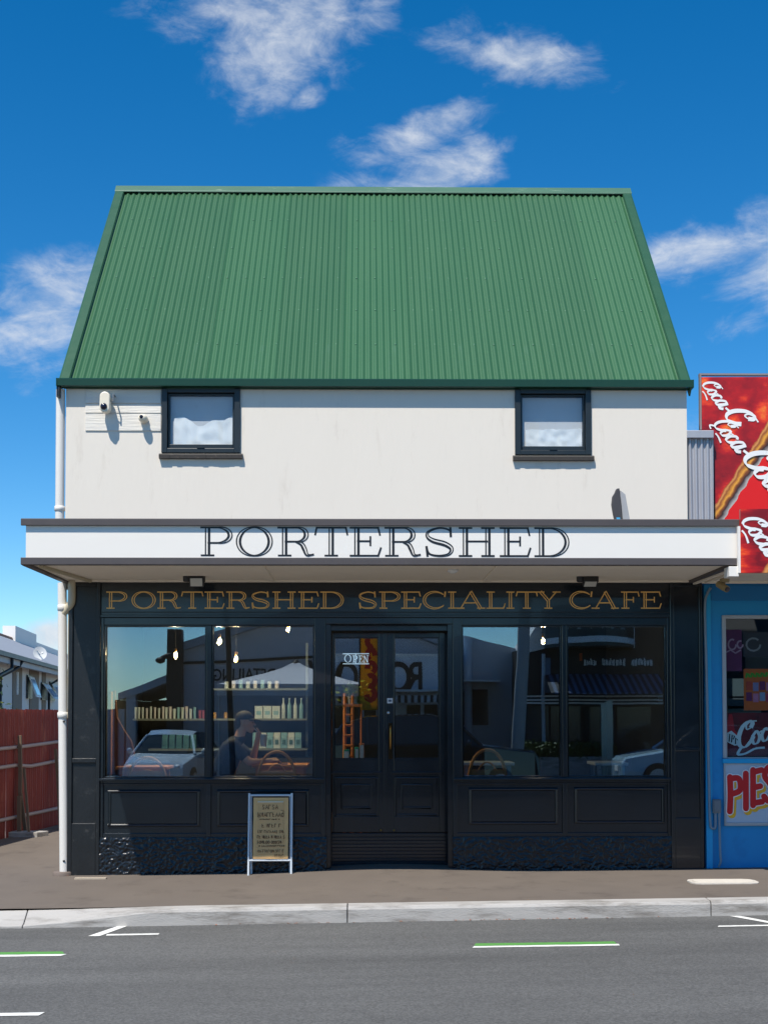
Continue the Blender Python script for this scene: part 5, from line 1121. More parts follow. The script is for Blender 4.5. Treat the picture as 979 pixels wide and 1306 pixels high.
def stock(kind, px, si, hpx, wpx, k):
    x, z = at(px, 900, SYh)[0], shelf_z[si]; s = 1682/(SYh-CAM.y); h, w_ = hpx/s, wpx/s; key = (kind, hpx, wpx, k)
    lab = {'jar': 'pale cup standing in the long row on the back shelf', 'bottle': 'tall clear bottle at the end of the back shelf', 'carton': 'white carton on the back shelf behind the seated person', 'bag': 'pale coffee bag on the low back shelf', 'tin': 'small tin on the top back shelf under the lamps'}[kind]
    if kind == 'jar' and k == 4: lab = 'small pink cup at the end of the cup row'
    if kind == 'tin' and si == 0: lab = 'amber tin on the cup shelf behind the glowing bulb'
    if kind == 'bag' and k == 3: lab = 'teal bag on the low shelf seen through the corner window'
    key = key+(si,)
    if key not in bt:
        t = thing(kind if kind != 'bag' else 'coffee_bag', lab, {'jar': 'cup', 'bag': 'bag'}.get(kind, kind), (x, SYh+.08, z), {'jar': 'cups in a row on the shelf', 'bottle': 'clear bottles on the shelf', 'carton': 'cartons on the shelf', 'bag': 'coffee bags on the shelf', 'tin': 'tins on the top shelf'}[kind])
        c = (x, SYh+.08, z)
        if kind == 'bottle': MB().lathe(c, [(w_*.45, 0), (w_*.5, .01), (w_*.5, h*.62), (w_*.2, h*.78), (w_*.18, h*.95)], 12).build('body', m_bt[k], t); MB().lathe((x, SYh+.08, z+h*.93), [(w_*.24, 0), (w_*.24, h*.07)], 10).build('cap', m_bt[0], t)
        elif kind == 'jar': MB().lathe(c, [(w_*.36, 0), (w_*.42, h*.5), (w_*.48, h*.93), (w_*.5, h*.95), (w_*.46, h*.96), (w_*.3, h*.3)], 12).build('body', m_bt[k], t)
        elif kind == 'tin': MB().lathe(c, [(w_*.45, 0), (w_*.45, h*.9), (w_*.4, h*.92), (w_*.4, h)], 12).build('body', m_bt[k], t)
        elif kind == 'bag':
            MB().add([(x-w_/2, SYh+.02, z), (x+w_/2, SYh+.02, z), (x+w_/2, SYh+.14, z), (x-w_/2, SYh+.14, z), (x-w_*.47, SYh+.03, z+h*.7), (x+w_*.47, SYh+.03, z+h*.7), (x+w_*.47, SYh+.13, z+h*.7), (x-w_*.47, SYh+.13, z+h*.7), (x-w_*.48, SYh+.075, z+h), (x+w_*.48, SYh+.075, z+h), (x+w_*.48, SYh+.085, z+h), (x-w_*.48, SYh+.085, z+h)], [(0,3,2,1),(0,1,5,4),(1,2,6,5),(2,3,7,6),(3,0,4,7),(4,5,9,8),(5,6,10,9),(6,7,11,10),(7,4,8,11),(8,9,10,11)]).build('body', m_bt[k], t, .004)
            B('bag_label', m_bt[3], t, x-w_*.25, x+w_*.25, SYh+.012, SYh+.03, z+h*.25, z+h*.55)
        else:
            B('body', m_bt[k], t, x-w_/2, x+w_/2, SYh, SYh+.14, z, z+h, bevel=.003); B('print', m_bt[1], t, x-w_*.3, x+w_*.3, SYh-.003, SYh, z+h*.3, z+h*.6)
        bt[key] = t
    else:
        t = copy_tree(bt[key]); t.location = (x, SYh+.08, z)
for i in range(6): stock('jar', 154+i*4.4, 0, 15, 4.0, 0 if i % 3 else 2)
for i in range(6): stock('jar', 181+i*5.2, 0, (15, 14, 16)[i % 3], 3.2, 2 if i % 2 else 0)
for i in range(8): stock('jar', 211+i*5.2, 0, (15, 16, 13, 15)[i % 4], 4.2, (0, 1, 0, 2)[(i*3) % 4])
for i in range(2): stock('jar', 254+i*4.4, 0, 11, 4, 4)
for px in (273, 287): stock('tin', px, 0, 8, 5, 5)
for i in range(3): stock('carton', 330+i*11, 0, 16, 10, 0)
for i in range(4): stock('bottle', 361+i*7.6, 0, 26, 5.6, 1 if i % 2 else 0)
for i in range(8): stock('tin', 288+i*9.2, 1, 9+(i % 3), 6, (0, 2, 1)[i % 3])
for i in range(7): stock('bag', 326+i*9, 2, 20, 8.6, 0 if i % 2 else 1)
for i in range(5): stock('bag', 246-i*9, 3, 18, 7.5, 3)
# pendant bulbs
m_bulb = mat('lit_bulb', lin(255, 190, 110), .3, emit=(1, .52, .18, 14)); m_cord = mat('black_cord', (.01, .01, .01), .6)
m_halo = mat('amber_bulb_glass', lin(255, 170, 90), .2, emit=(1, .45, .15, 1.2))
def bulb(px, py, Y, label, power=40):
    x, z = at(px, py, Y); t = thing('pendant_bulb', label, 'lamp', (x, Y, 2.92))
    MB().tube([(x, Y, 2.93), (x, Y, z+.075)], .004, 6).build('cord', m_cord, t); MB().lathe((x, Y, z+.045), [(.016, 0), (.018, .035), (.008, .04)], 10).build('socket', mat('brass', None), t)
    g = MB().lathe((x, Y, z-.06), [(.0001, 0), (.022, .008), (.042, .035), (.045, .06), (.03, .09), (.015, .108)], 14).build('bulb', glass('bulb_glass', (1, .78, .5), .03), t)
    MB().tube([(x-.006, Y, z-.035), (x-.004, Y, z+.03), (x+.004, Y, z+.03), (x+.006, Y, z-.035)], .0065, 6).build('filament', m_bulb, t)
    l = bpy.data.lights.new('bulb_light', 'POINT'); l.energy = power; l.color = (1, .88, .74); l.shadow_soft_size = .03; lo_ = bpy.data.objects.new('bulb_light', l); COL.objects.link(lo_); lo_.parent = t; lo_.location = (0, 0, z-2.92)
bulb(280, 818, .9, 'glowing pendant bulb left of the leaning black street pole reflection'); bulb(301, 840.5, 1.3, 'glowing pendant bulb right of the leaning black street pole reflection'); bulb(367, 802, 1.9, 'small pendant bulb high behind the window next to the door'); bulb(692, 817.5, 1.1, 'glowing pendant bulb in the window right of the door', 12)
bulb(224, 836, 1.7, 'small pendant bulb in the corner window')
# orange ladder rack with plant, seen through the left door
m_or = mat('orange_wood', lin(206, 120, 48), .5, var=.2, scale=6); lad = thing('ladder_rack', 'orange wooden ladder rack inside the left door', 'ladder', (X(445, 1.4), 1.5, FZ)); Yl = 1.4
for px in (439, 449): MB().tube([(at(px, 950, Yl)[0], Yl-.1, FZ), (at(px+.5, 885, Yl)[0], Yl+.15, at(px, 884, Yl)[1])], .02, 8).build('rail', m_or, lad)
for py in (912, 925, 938, 951, 964): MB().tube([(at(439, py, Yl)[0], Yl, Z(py, Yl)), (at(449.3, py, Yl)[0], Yl, Z(py, Yl))], .014, 8).build('rung', m_or, lad)
B('shelf', m_or, lad, at(437, 900, Yl)[0], at(462, 900, Yl)[0], Yl+.1, Yl+.4, Z(898, Yl)-.03, Z(898, Yl)); 
for px in (460.5,): MB().tube([(at(px, 950, Yl+.35)[0], Yl+.35, FZ), (at(px, 950, Yl+.35)[0], Yl+.35, Z(898, Yl)-.01)], .012, 8).build('rear_leg', m_or, lad)
pt = thing('trailing_plant', 'green trailing plant on the orange ladder rack', 'plant', (at(450, 890, Yl+.2)[0], Yl+.25, Z(898, Yl))); px_, pz_ = at(450, 890, Yl+.2)
MB().lathe((px_, Yl+.25, Z(898, Yl)), [(.05, 0), (.07, .09), (.075, .1), (.06, .1)], 14).build('pot', mat('pot_grey', lin(140, 140, 136), .7), pt)
lm = MB(); rd = random.Random(4)
for i in range(140):
    c = Vector((px_+rd.gauss(0, .07), Yl+.25+rd.gauss(0, .05), Z(898, Yl)+.12+rd.gauss(0, .06))); d = Vector((rd.gauss(0, 1), rd.gauss(0, 1), rd.gauss(0, .8))).normalized(); u = d.orthogonal().normalized(); l = .07; lm.add([c, c+d*l*.5+u*l*.3, c+d*l, c+d*l*.5-u*l*.3], [(0, 1, 2, 3)])
lm.build('foliage', mat('leaf_bright', lin(120, 140, 50), .5, var=.3), pt)
for i, (pa_, pb_, pt_, cc, lab) in enumerate(((438, 445.5, 956, (40, 150, 130), 'teal box on the low stand inside the left door'), (452, 457.5, 953, (50, 160, 130), 'green box beside the orange framed picture inside the door'), (458, 464.5, 948, (206, 130, 80), 'small orange framed picture inside the left door'))):
    z_b = Z(972, 1.1); xa, xb = at(pa_, 960, 1.1)[0], at(pb_, 960, 1.1)[0]; t = thing('display_box', lab, 'box', ((xa+xb)/2, 1.12, z_b))
    B('body', mat('box_col%d' % i, lin(*cc), .6), t, xa, xb, 1.08, 1.16, z_b, Z(pt_, 1.1), bevel=.004); B('lid' if i < 2 else 'picture', m_white, t, xa+.008, xb-.008, 1.075, 1.08, z_b+.03, Z(pt_, 1.1)-.02)
st_ = thing('low_stand', 'dark low stand carrying boxes inside the left door', 'stand', (X(450, 1.1), 1.15, FZ)); B('top', m_wood2, st_, at(430, 960, 1.1)[0], at(470, 960, 1.1)[0], 1.02, 1.3, Z(972, 1.1)-.03, Z(972, 1.1))
for px in (432, 468):
    for y in (1.06, 1.26): B('leg', m_wood2, st_, at(px, 960, 1.1)[0]-.015, at(px, 960, 1.1)[0]+.015, y-.015, y+.015, FZ, Z(972, 1.1)-.029)

# ---- the seated person
def capsule_cloud(segs):
    mb = MB()
    for a, b, ra, rb in segs:
        a, b = Vector(a), Vector(b); n = 5; path = [a.lerp(b, i/n) for i in range(n+1)]; d = (b-a).normalized() if (b-a).length > 1e-6 else Vector((0, 0, 1))
        pts = [a-d*ra*.98, a-d*ra*.8, a-d*ra*.4]+path+[b+d*rb*.4, b+d*rb*.8, b+d*rb*.98]; rs = [ra*.15, ra*.6, ra*.92]+[ra+(rb-ra)*i/n for i in range(n+1)]+[rb*.92, rb*.6, rb*.15]
        mb.tube(pts, rs, 12)
    return mb
def fused(name, segs, m, parent, vox):
    o = capsule_cloud(segs).build(name, m, parent); md = o.modifiers.new('remesh', 'REMESH'); md.mode = 'VOXEL'; md.voxel_size = vox; md.use_smooth_shade = True
    sm_ = o.modifiers.new('smooth', 'SMOOTH'); sm_.factor = .5; sm_.iterations = 4; return o
PYy = .95
hx_, hz_ = at(313, 921, PYy)                            # head centre
per = thing('person', 'seated person in navy t-shirt and dark cap sipping a drink by the window', 'person', (hx_-.18, PYy, FZ))
m_skin = mat('skin', lin(214, 166, 140), .5, var=.06); m_navy = mat('navy_cotton', lin(30, 44, 70), .85, var=.12, bump=.15, bscale=12); m_trs = mat('dark_trousers', lin(34, 34, 38), .85)
V_ = Vector; H = V_((hx_, PYy, hz_)); hip = V_((hx_-.3, PYy, FZ+.5)); chest = V_((hx_-.13, PYy, hz_-.34)); neck = V_((hx_-.06, PYy, hz_-.15))
segs = [(H+V_((-.012, 0, .03)), H+V_((.006, 0, -.0)), .09, .088), (H+V_((.03, 0, -.05)), H+V_((.055, 0, -.085)), .055, .038), (H+V_((.088, 0, -.012)), H+V_((.108, 0, -.03)), .011, .015),
        (H+V_((.085, 0, -.066)), H+V_((.09, 0, -.07)), .017, .016), (H+V_((.085, -.03, .008)), H+V_((.085, .03, .008)), .012, .012), (neck, H+V_((-.025, 0, -.03)), .056, .055), (chest, neck, .07, .058)]
for s_ in (-1, 1): segs.append((H+V_((-.02, s_*.085, .005)), H+V_((-.022, s_*.092, -.03)), .018, .012))
shr = {-1: chest+V_((.01, -.185, .09)), 1: chest+V_((.01, .185, .09))}
elb = {-1: V_((hx_+.06, PYy-.2, zt1+.04)), 1: V_((hx_+.07, PYy+.2, zt1+.05))}
wri = {-1: V_((hx_+.27, PYy-.1, zt1+.05)), 1: V_((hx_+.13, PYy+.06, hz_-.2))}
for s_ in (-1, 1):
    segs += [(shr[s_], elb[s_], .054, .043), (elb[s_], wri[s_], .043, .027)]
    d = (wri[s_]-elb[s_]).normalized(); side = V_((0, 0, 1)).cross(d).normalized() if s_ < 0 else V_((0, 1, 0)); up_ = d.cross(side)
    palm = wri[s_]+d*.05; segs.append((wri[s_], palm+d*.03, .028, .034))
    for k, l in enumerate((.068, .078, .072, .055)):
        o_ = side*(-.03+.02*k); r0 = palm+d*.04+o_; k1 = r0+d*l*.5-up_*.012*(1 if s_ < 0 else -1); k2 = k1+d*l*.3-up_*.03*(1 if s_ < 0 else -1); segs += [(r0, k1, .0095, .009), (k1, k2, .009, .0075)]
    th0 = palm-d*.01-side*.034; segs += [(th0, th0-side*.018+d*.035, .012, .0105), (th0-side*.018+d*.035, th0-side*.012+d*.065, .0105, .009)]
for s_ in (-1, 1): kn = V_((hx_+.12, PYy+s_*.12, FZ+.5)); segs += [(hip+V_((0, s_*.1, 0)), kn, .08, .055), (kn, V_((hx_+.12, PYy+s_*.12, FZ+.07)), .052, .035), (V_((hx_+.1, PYy+s_*.12, FZ+.035)), V_((hx_+.3, PYy+s_*.13, FZ+.025)), .035, .026)]
segs += [(hip, chest, .12, .12)]
body = fused('body', segs, m_skin, per, .0085)
ts = [(hip+V_((0, -.07, .03)), chest+V_((-.02, -.08, .02)), .135, .135), (hip+V_((0, .07, .03)), chest+V_((-.02, .08, .02)), .135, .135), (chest+V_((-.02, 0, 0)), chest+V_((-.005, 0, .08)), .14, .1), (shr[-1], shr[1], .068, .068), (chest+V_((0, 0, .1)), neck+V_((0, 0, -.04)), .085, .066)]
for s_ in (-1, 1): ts.append((shr[s_], shr[s_].lerp(elb[s_], .62), .068, .064))
fused('t_shirt', ts, m_navy, per, .012)
tr_ = [(hip, hip+V_((0, 0, -.02)), .15, .15)]
for s_ in (-1, 1): kn = V_((hx_+.12, PYy+s_*.12, FZ+.5)); tr_ += [(hip+V_((0, s_*.1, 0)), kn, .095, .068), (kn, V_((hx_+.12, PYy+s_*.12, FZ+.12)), .066, .055)]
fused('trousers', tr_, m_trs, per, .014)
for s_ in (-1, 1): fused('shoe', [(V_((hx_+.09, PYy+s_*.12, FZ+.045)), V_((hx_+.3, PYy+s_*.13, FZ+.035)), .045, .035)], m_dark, per, .01)
cap_c = H+V_((-.012, 0, .045)); mb = MB(); pr = [(.103, -.015)] + [(.103*math.cos(R(a)), .085*math.sin(R(a))) for a in range(0, 86, 12)] + [(.004, .087)]
m_cap = mat('dark_cap', lin(24, 26, 30), .8); cap = mb.lathe(tuple(cap_c), pr, 20).build('cap', m_cap, per)
mb = MB(); vs = []
for i in range(9):
    a = R(-62+124*i/8)
    for rr, dz in ((.095, .0), (.17-.03*abs(i-4)/4, -.022)): vs.append(cap_c+V_((rr*math.cos(a)*(1 if rr < .1 else 1.05), rr*math.sin(a)*.85, dz)))
mb.add(vs, [(2*i, 2*i+1, 2*i+3, 2*i+2) for i in range(8)], True); bm_ = mb.build('cap_brim', m_cap, cap); md = bm_.modifiers.new('th', 'SOLIDIFY'); md.thickness = .006
fused('hair', [(H+V_((-.055, -.02, .01)), H+V_((-.07, -.01, -.05)), .06, .04), (H+V_((-.055, .02, .01)), H+V_((-.07, .01, -.05)), .06, .04)], mat('dark_hair', lin(46, 34, 26), .7), per, .01)
for s_ in (-1, 1): MB().ball(tuple(H+V_((.083, s_*.032, .0))), .011, .012, .009).build('eye', mat('eye', lin(60, 46, 40), .2), per)
stool = thing('stool', 'dark stool under the seated person', 'stool', (hip.x, PYy, FZ)); MB().lathe((hip.x, PYy, FZ+.34), [(.17, 0), (.18, .01), (.18, .035), (.0001, .04)], 18).build('seat', m_wood2, stool)
for a in range(4): q = V_((math.cos(R(45+90*a)), math.sin(R(45+90*a)), 0)); MB().tube([V_((hip.x, PYy, FZ+.34))+q*.12, V_((hip.x, PYy, FZ))+q*.17], .015, 8).build('leg', m_wood2, stool)
cu = wri[1]+V_((.07, -.03, .0)); cup = thing('drink_cup', 'pale takeaway cup with a straw held by the seated person', 'cup', tuple(cu-V_((0, 0, .07))))
MB().lathe(tuple(cu-V_((0, 0, .075))), [(.032, 0), (.043, .12), (.045, .125), (.04, .127)], 16).build('cup_body', mat('cup_pale', lin(200, 204, 204), .4), cup); MB().lathe(tuple(cu+V_((0, 0, .05))), [(.047, 0), (.047, .008), (.036, .012), (.034, .02), (.0001, .021)], 16).build('lid', m_white, cup)
MB().tube([tuple(cu+V_((0, 0, .02))), tuple(V_((hx_+.1, PYy, hz_-.07)))], .005, 8).build('straw', m_white, cup)
ph = thing('phone', 'dark blue phone lying by the hand on the wooden table', 'phone', (wri[-1].x+.13, PYy+.1, zt1)); B('case', mat('blue_case', lin(60, 90, 140), .4), ph, wri[-1].x+.08, wri[-1].x+.2, PYy+.08, PYy+.15, zt1+.001, zt1+.011, bevel=.003); B('screen', m_lens, ph, wri[-1].x+.085, wri[-1].x+.195, PYy+.085, PYy+.145, zt1+.011, zt1+.013)

# ================================================================== across the road (seen only as reflections in the glass)
GZ = .02
m_g1 = mat('warehouse_grey', lin(196, 190, 190), .8, var=.05, scale=1.5); m_g2 = mat('pale_blue_grey', lin(186, 200, 212), .8, var=.05, scale=1.5); m_g3 = mat('grey_render', lin(188, 192, 196), .8, var=.06, scale=1.5)
m_blk = mat('black_cladding', (.012, .012, .013), .6); m_letter = mat('block_lettering', (.01, .01, .012), .6); m_shopg = mat('shop_glazing', (.02, .03, .035), .08)
m_trimw = mat('white_trim', lin(225, 225, 222), .6); m_tin = mat('tin_roof', lin(150, 152, 156), .5)
def op(px, py, L): return at(px, py, L)
def ox(px, L, py=880): return at(px, py, L)[0]
def oz(py, L, px=489): return at(px, py, L)[1]
def block(t, name, m, pxa, pxb, pya, pyb, L, depth, proud=0.): return B(name, m, t, ox(pxa, L), ox(pxb, L), -L-depth, -L+proud, GZ if pyb is None else oz(pyb, L), oz(pya, L))
# gabled warehouse with block letters
L = 23.
wh = thing('warehouse', 'grey gabled warehouse with DETAILING lettering mirrored in the shop windows', 'building', (ox(400, L), -L-5, GZ))
g = [op(221, 834, L), op(231, 830, L), op(432, 772, L), op(600, 838, L)]
MB().prism([(g[0][0], GZ), g[0], g[1], g[2], g[3], (g[3][0], GZ)], 'y', -L-12, -L).build('wall', m_g1, wh)
rf = MB()
for a, b in ((g[0], g[2]), (g[2], g[3])): rf.prism([(a[0], a[1]+.02), (b[0], b[1]+.02), (b[0], b[1]+.25), (a[0], a[1]+.25)], 'y', -L-12.2, -L+.3)
rf.build('roof', m_tin, wh)
sans('lettering', 'DETAILING', m_letter, wh, ox(353, L), -L+.02, oz(867, L), .46, math.pi, sx=.78)
MB().tube([(ox(224, L), -L+.05, oz(846, L)), (ox(405, L), -L+.05, oz(838, L))], .04, 6).build('conduit', m_blk, wh)
for px in (255, 330): B('panel_joint', m_g3, wh, ox(px, L)-.02, ox(px, L)+.02, -L, -L+.02, GZ, oz(820, L))
# low open shed to the left
L = 23.
sd = thing('open_shed', 'low dark open shed with pale gable edge reflected in the corner window', 'shed', (ox(185, L), -L-3, GZ))
a, b, c = op(150, 893, L), op(172, 886, L), op(235, 862, L); z0 = .2
MB().prism([a, (b[0], b[1]), c, (c[0], c[1]+.22), (b[0], b[1]+.22), (a[0], a[1]+.2)], 'y', -L-6, -L).build('roof', m_g3, sd)
B('back_wall', m_blk, sd, ox(150, L), ox(232, L), -L-6, -L-5.8, GZ, oz(890, L)); B('pier', m_g3, sd, ox(160, L), ox(172, L), -L-.4, -L-.05, GZ, oz(885, L)); B('pier', m_g3, sd, ox(228, L), ox(233, L), -L-.4, -L-.05, GZ, oz(868, L))
B('side_wall', m_blk, sd, ox(146, L), ox(150, L), -L-6, -L, GZ, oz(893, L))
B('low_wall', m_g3, sd, ox(100, L), ox(158, L), -L-.3, -L-.06, GZ, oz(905, L))
# blue-grey shop opposite the door, letters above a striped canopy
L = 19.
s2 = thing('lettered_shop', 'blue-grey shop with big black letters reflected in the door glass', 'building', (ox(500, L), -L-3, GZ))
block(s2, 'wall', m_g2, 404, 585, 833, None, L, 7); B('parapet_cap', m_trimw, s2, ox(403, L), ox(586, L), -L-.3, -L+.06, oz(834, L), oz(832, L))
for chx, px, sz in (('R', 541.5, 1.1), ('O', 525.5, 1.1), ('O', 458, 1.1), ('W', 439, 1.1)): sans('lettering', chx, m_letter, s2, ox(px, L), -L+.02, oz(882, L), sz, math.pi, sx=.72 if chx != 'W' else .8)
B('canopy', m_trimw, s2, ox(404, L), ox(585, L), -L+.0, -L+1.6, oz(882.5, L), oz(880, L))
for i in range(42): xa = ox(404+i*4.3, L-1.6); B('valance_strip', m_g3 if i % 2 else m_blk, s2, xa+.002, xa+.078, -L+1.57, -L+1.59, oz(896, L-1.6), oz(886, L-1.6))
for pa_, pb_ in ((410, 440), (445, 480), (519, 537), (542, 560), (563, 582)): block(s2, 'shop_window', m_shopg, pa_, pb_, 899, 929, L, -.0, .03)
# grey corner building
L = 20.5
s3 = thing('grey_corner_building', 'plain grey rendered building with sloping parapet reflected right of the door', 'building', (ox(620, L), -L-4, GZ))
MB().prism([(ox(583, L), GZ), op(583, 810, L), op(600, 812, L), op(657, 826, L), (ox(657, L), GZ)], 'y', -L-7, -L).build('wall', m_g3, s3)
MB().tube([(ox(598, L), -L+.1, GZ), (ox(596, L), -L+.1, oz(815, L))], .11, 8).build('downpipe', m_g2, s3); B('panel', m_g1, s3, ox(603, L), ox(628, L), -L, -L+.04, oz(868, L), oz(856, L))
block(s3, 'shop_window', m_shopg, 590, 622, 880, 925, L, 0, .04); B('awning', m_trimw, s3, ox(586, L), ox(634, L), -L+.0, -L+.9, oz(870, L), oz(867.5, L))
# black shop with balcony, sign and awning
L = 18.5
s4 = thing('black_shop', 'two-storey black shop with striped awning and bay reflected in the right windows', 'building', (ox(760, L), -L-4, GZ))
block(s4, 'wall', m_blk, 664, 1180, 826, None, L, 6)
MB().prism([op(664, 830, L), op(720, 822, L), op(724, 780, L), op(690, 792, L)], 'y', -L-3, -L-.5).build('gable_wall', m_trimw, s4)
MB().prism([op(664, 833, L), op(722, 820, L), op(722, 812, L), op(664, 828, L)], 'y', -L-.2, -L+.04).build('white_sign_band', m_trimw, s4)
mb = MB(); b0, b1 = ox(694, L), ox(806, L); pts = [(b0+(b1-b0)*i/8, -L+.2+1.1*math.sin(math.pi*i/8)**.7) for i in range(9)]
mb.prism(pts+[(b1, -L-.5), (b0, -L-.5)], 'z', oz(826, L), oz(775, L)); bay = mb.build('bay', mat('bay_green', lin(40, 60, 60), .5), s4)
for za, zb in ((815, 822), (797, 799.5)): MB().prism([(p[0], p[1]+.05) for p in pts]+[(b1, -L-.4), (b0, -L-.4)], 'z', oz(zb, L), oz(za, L)).build('bay_band', m_trimw, bay)
for i in range(1, 7):
    p, q = Vector((*pts[i], 0)), Vector((*pts[i+1], 0)); d = (q-p).normalized(); n_ = Vector((-d.y, d.x, 0)); o_ = [p+d*.12, q-d*.12]; mb = MB()
    mb.add([(o_[0].x, o_[0].y+.03, oz(806, L)), (o_[1].x, o_[1].y+.03, oz(806, L)), (o_[1].x, o_[1].y+.03, oz(800, L)), (o_[0].x, o_[0].y+.03, oz(800, L)), (o_[0].x, o_[0].y-.1, oz(806, L)), (o_[1].x, o_[1].y-.1, oz(806, L)), (o_[1].x, o_[1].y-.1, oz(800, L)), (o_[0].x, o_[0].y-.1, oz(800, L))], [(0,1,2,3),(7,6,5,4),(0,4,5,1),(1,5,6,2),(2,6,7,3),(3,7,4,0)]); mb.build('bay_window', mat('bay_glass', lin(150, 160, 160), .2), bay)
block(s4, 'upper_wall', m_blk, 809, 1180, 765, 826, L, 6, -.1); block(s4, 'pillar', m_trimw, 801, 808, 780, 826, L, .3, .1)
MB().tube([(ox(693, L), -L+.06, GZ), (ox(693, L), -L+.06, oz(833, L))], .05, 6).build('downpipe', m_g2, s4); block(s4, 'blue_shutter', mat('blue_shutter', lin(80, 110, 140), .5), 694, 702, 838, 884, L, 0, .05)
# sign marks: short white strokes, too small to read
ink = Ink(lambda u, v, l: (u, -L+.01+l, v)); rnd = random.Random(11)
for i in range(20):
    px = 746+i*4.1+(3 if i > 3 else 0)+(3 if i > 11 else 0)
    if i in (4, 12): continue
    for q in range(2): ink.ribbon([at(px+q*1.6+rnd.uniform(-.3, .3), 848+rnd.uniform(-1, 1), L), at(px+q*1.6+rnd.uniform(-.4, .4), 840+rnd.uniform(-1.5, 2), L)], .03)
    ink.ribbon([at(px, 843+rnd.uniform(-3, 4), L), at(px+2, 843+rnd.uniform(-3, 4), L)], .03)
ink.mb.build('sign_marks', m_trimw, s4); B('flame_mark', mat('orange_mark', lin(200, 90, 30), .6), s4, ox(739.5, L), ox(743, L), -L, -L+.02, oz(842, L), oz(832, L))
for i in range(34):
    xa = ox(704+i*4.4, L-1.2); xb = ox(704+(i+1)*4.4, L-1.2); m_ = mat('awning_blue', lin(96, 112, 140), .7) if i % 2 else mat('awning_dark', lin(34, 40, 54), .7)
    MB().prism([(-L+.02, oz(862, L)), (-L+1.2, oz(886, L-1.2)), (-L+1.2, oz(884, L-1.2)), (-L+.02, oz(860, L))], 'x', xa+.001, xb-.001).build('awning_strip', m_, s4)
for py in (889, 894, 898): B('rail_tube', m_trimw, s4, ox(664, L), ox(842, L), -L+.5, -L+.54, oz(py, L)-.02, oz(py, L)+.02)
for px in (664.5, 841): B('rail_bracket', m_trimw, s4, ox(px, L)-.03, ox(px, L)+.03, -L, -L+.52, oz(899, L), oz(888, L))
for pa_, pb_ in ((668, 700), (703, 740), (743, 765), (786, 830)): block(s4, 'shop_window', m_shopg, pa_, pb_, 902, 960, L, 0, .03)
# poles
def pole(label, pxa, pya, pxb, L, r, m):
    x0, x1 = ox(pxa, L, pya), ox(pxb, L); za = oz(pya, L); dz = (za-GZ); k = (x0-x1)/dz
    t = thing('utility_pole', label, 'pole', (x1, -L, GZ)); h = 8.5
    MB().tube([(x1, -L, GZ-.02), (x1+k*h, -L, GZ+h)], [r, r*.72], 10).build('shaft', m, t); MB().box(x1+k*h*.95-.8, x1+k*h*.95+.8, -L-.16, -L-.06, GZ+h*.94, GZ+h*.94+.1).build('cross_arm', m, t)
    for dx in (-.6, 0, .6): MB().lathe((x1+k*h*.95+dx, -L-.11, GZ+h*.94+.1), [(.03, 0), (.05, .04), (.03, .12)], 8).build('insulator', m_trimw, t)
pole('leaning black utility pole reflected beside the glowing bulbs', 289.5, 797, 297, 16.9, .075, m_blk)
pole('grey concrete utility pole reflected beside the black shop', 668, 797, 657, 16.9, .16, mat('pole_concrete', lin(170, 170, 168), .8, var=.1))
# gazebo
L = 17.3; gzx = ox(372, L); t = thing('gazebo', 'white peaked gazebo tent reflected in the window beside the door', 'tent', (gzx, -L-1.5, GZ)); zp = oz(841, L); ze_ = oz(872, L); hw = 1.75
mb = MB(); n = 8; vs = []
for i in range(n+1):
    f = i/n; w_ = hw*(f**.85); z_ = zp+(ze_-zp)*(f**.62)
    for sx, sy in ((-1, -1), (1, -1), (1, 1), (-1, 1)): vs.append((gzx+sx*max(w_, .02), -L-1.5+sy*max(w_, .02), z_))
mb.add(vs, [(i*4+j, i*4+(j+1) % 4, (i+1)*4+(j+1) % 4, (i+1)*4+j) for i in range(n) for j in range(4)]); mb.build('roof_cloth', thin_cloth(mat('tent_white', lin(236, 228, 226), .8, var=.05), .12), t)
fr = MB(); framed(fr, gzx-hw, gzx+hw, ze_-.28, ze_, -L+.24, -L+.25, .14); fr.build('valance', mat('tent_white', None), t)
MB().lathe((gzx, -L-1.5, zp-.14), [(.18, 0), (.1, .12), (.02, .2)], 8).build('peak_cap', m_blk, t)
for sx in (-1, 1):
    for sy in (-1, 1): MB().tube([(gzx+sx*hw*.97, -L-1.5+sy*hw*.97, GZ), (gzx+sx*hw*.97, -L-1.5+sy*hw*.97, ze_)], .025, 8).build('leg', m_alu, t)
# feather flag
L = 16.9; t = thing('feather_flag', 'tall yellow feather flag with red lettering reflected in the left door', 'flag', (ox(459, L), -L, GZ))
m_flag = thin_cloth(mat('flag_print', lin(240, 184, 40), .7, var=.05), .55); nt_ = m_flag.node_tree; b_ = nt_.nodes['Principled BSDF']; tc_ = nt_.nodes.new('ShaderNodeTexCoord')
MB().tube(spline([(ox(458.5, L), -L, GZ), (ox(458.5, L), -L, oz(830, L)), (ox(459.5, L), -L, oz(795, L)), (ox(470, L), -L, oz(780, L))], 5), .02, 8).build('mast', m_blk, t)
mb = MB(); n = 24; vs = []
for i in range(n+1):
    f = i/n; z_ = oz(905, L)+(oz(785, L)-oz(905, L))*f; xr = ox(482-(0 if f < .75 else (f-.75)*60), L)
    for j in range(7): u = j/6; vs.append((ox(459.5, L)+(xr-ox(459.5, L))*u, -L+.04*math.sin(u*5+f*4)*u, z_))
mb.add(vs, [(i*7+j, i*7+j+1, (i+1)*7+j+1, (i+1)*7+j) for i in range(n) for j in range(6)], True); cl = mb.build('cloth', m_flag, t); md = cl.modifiers.new('th', 'SOLIDIFY'); md.thickness = .004
ink = Ink(lambda u, v, l: (u, -L+.09+l, v)); rnd = random.Random(2)
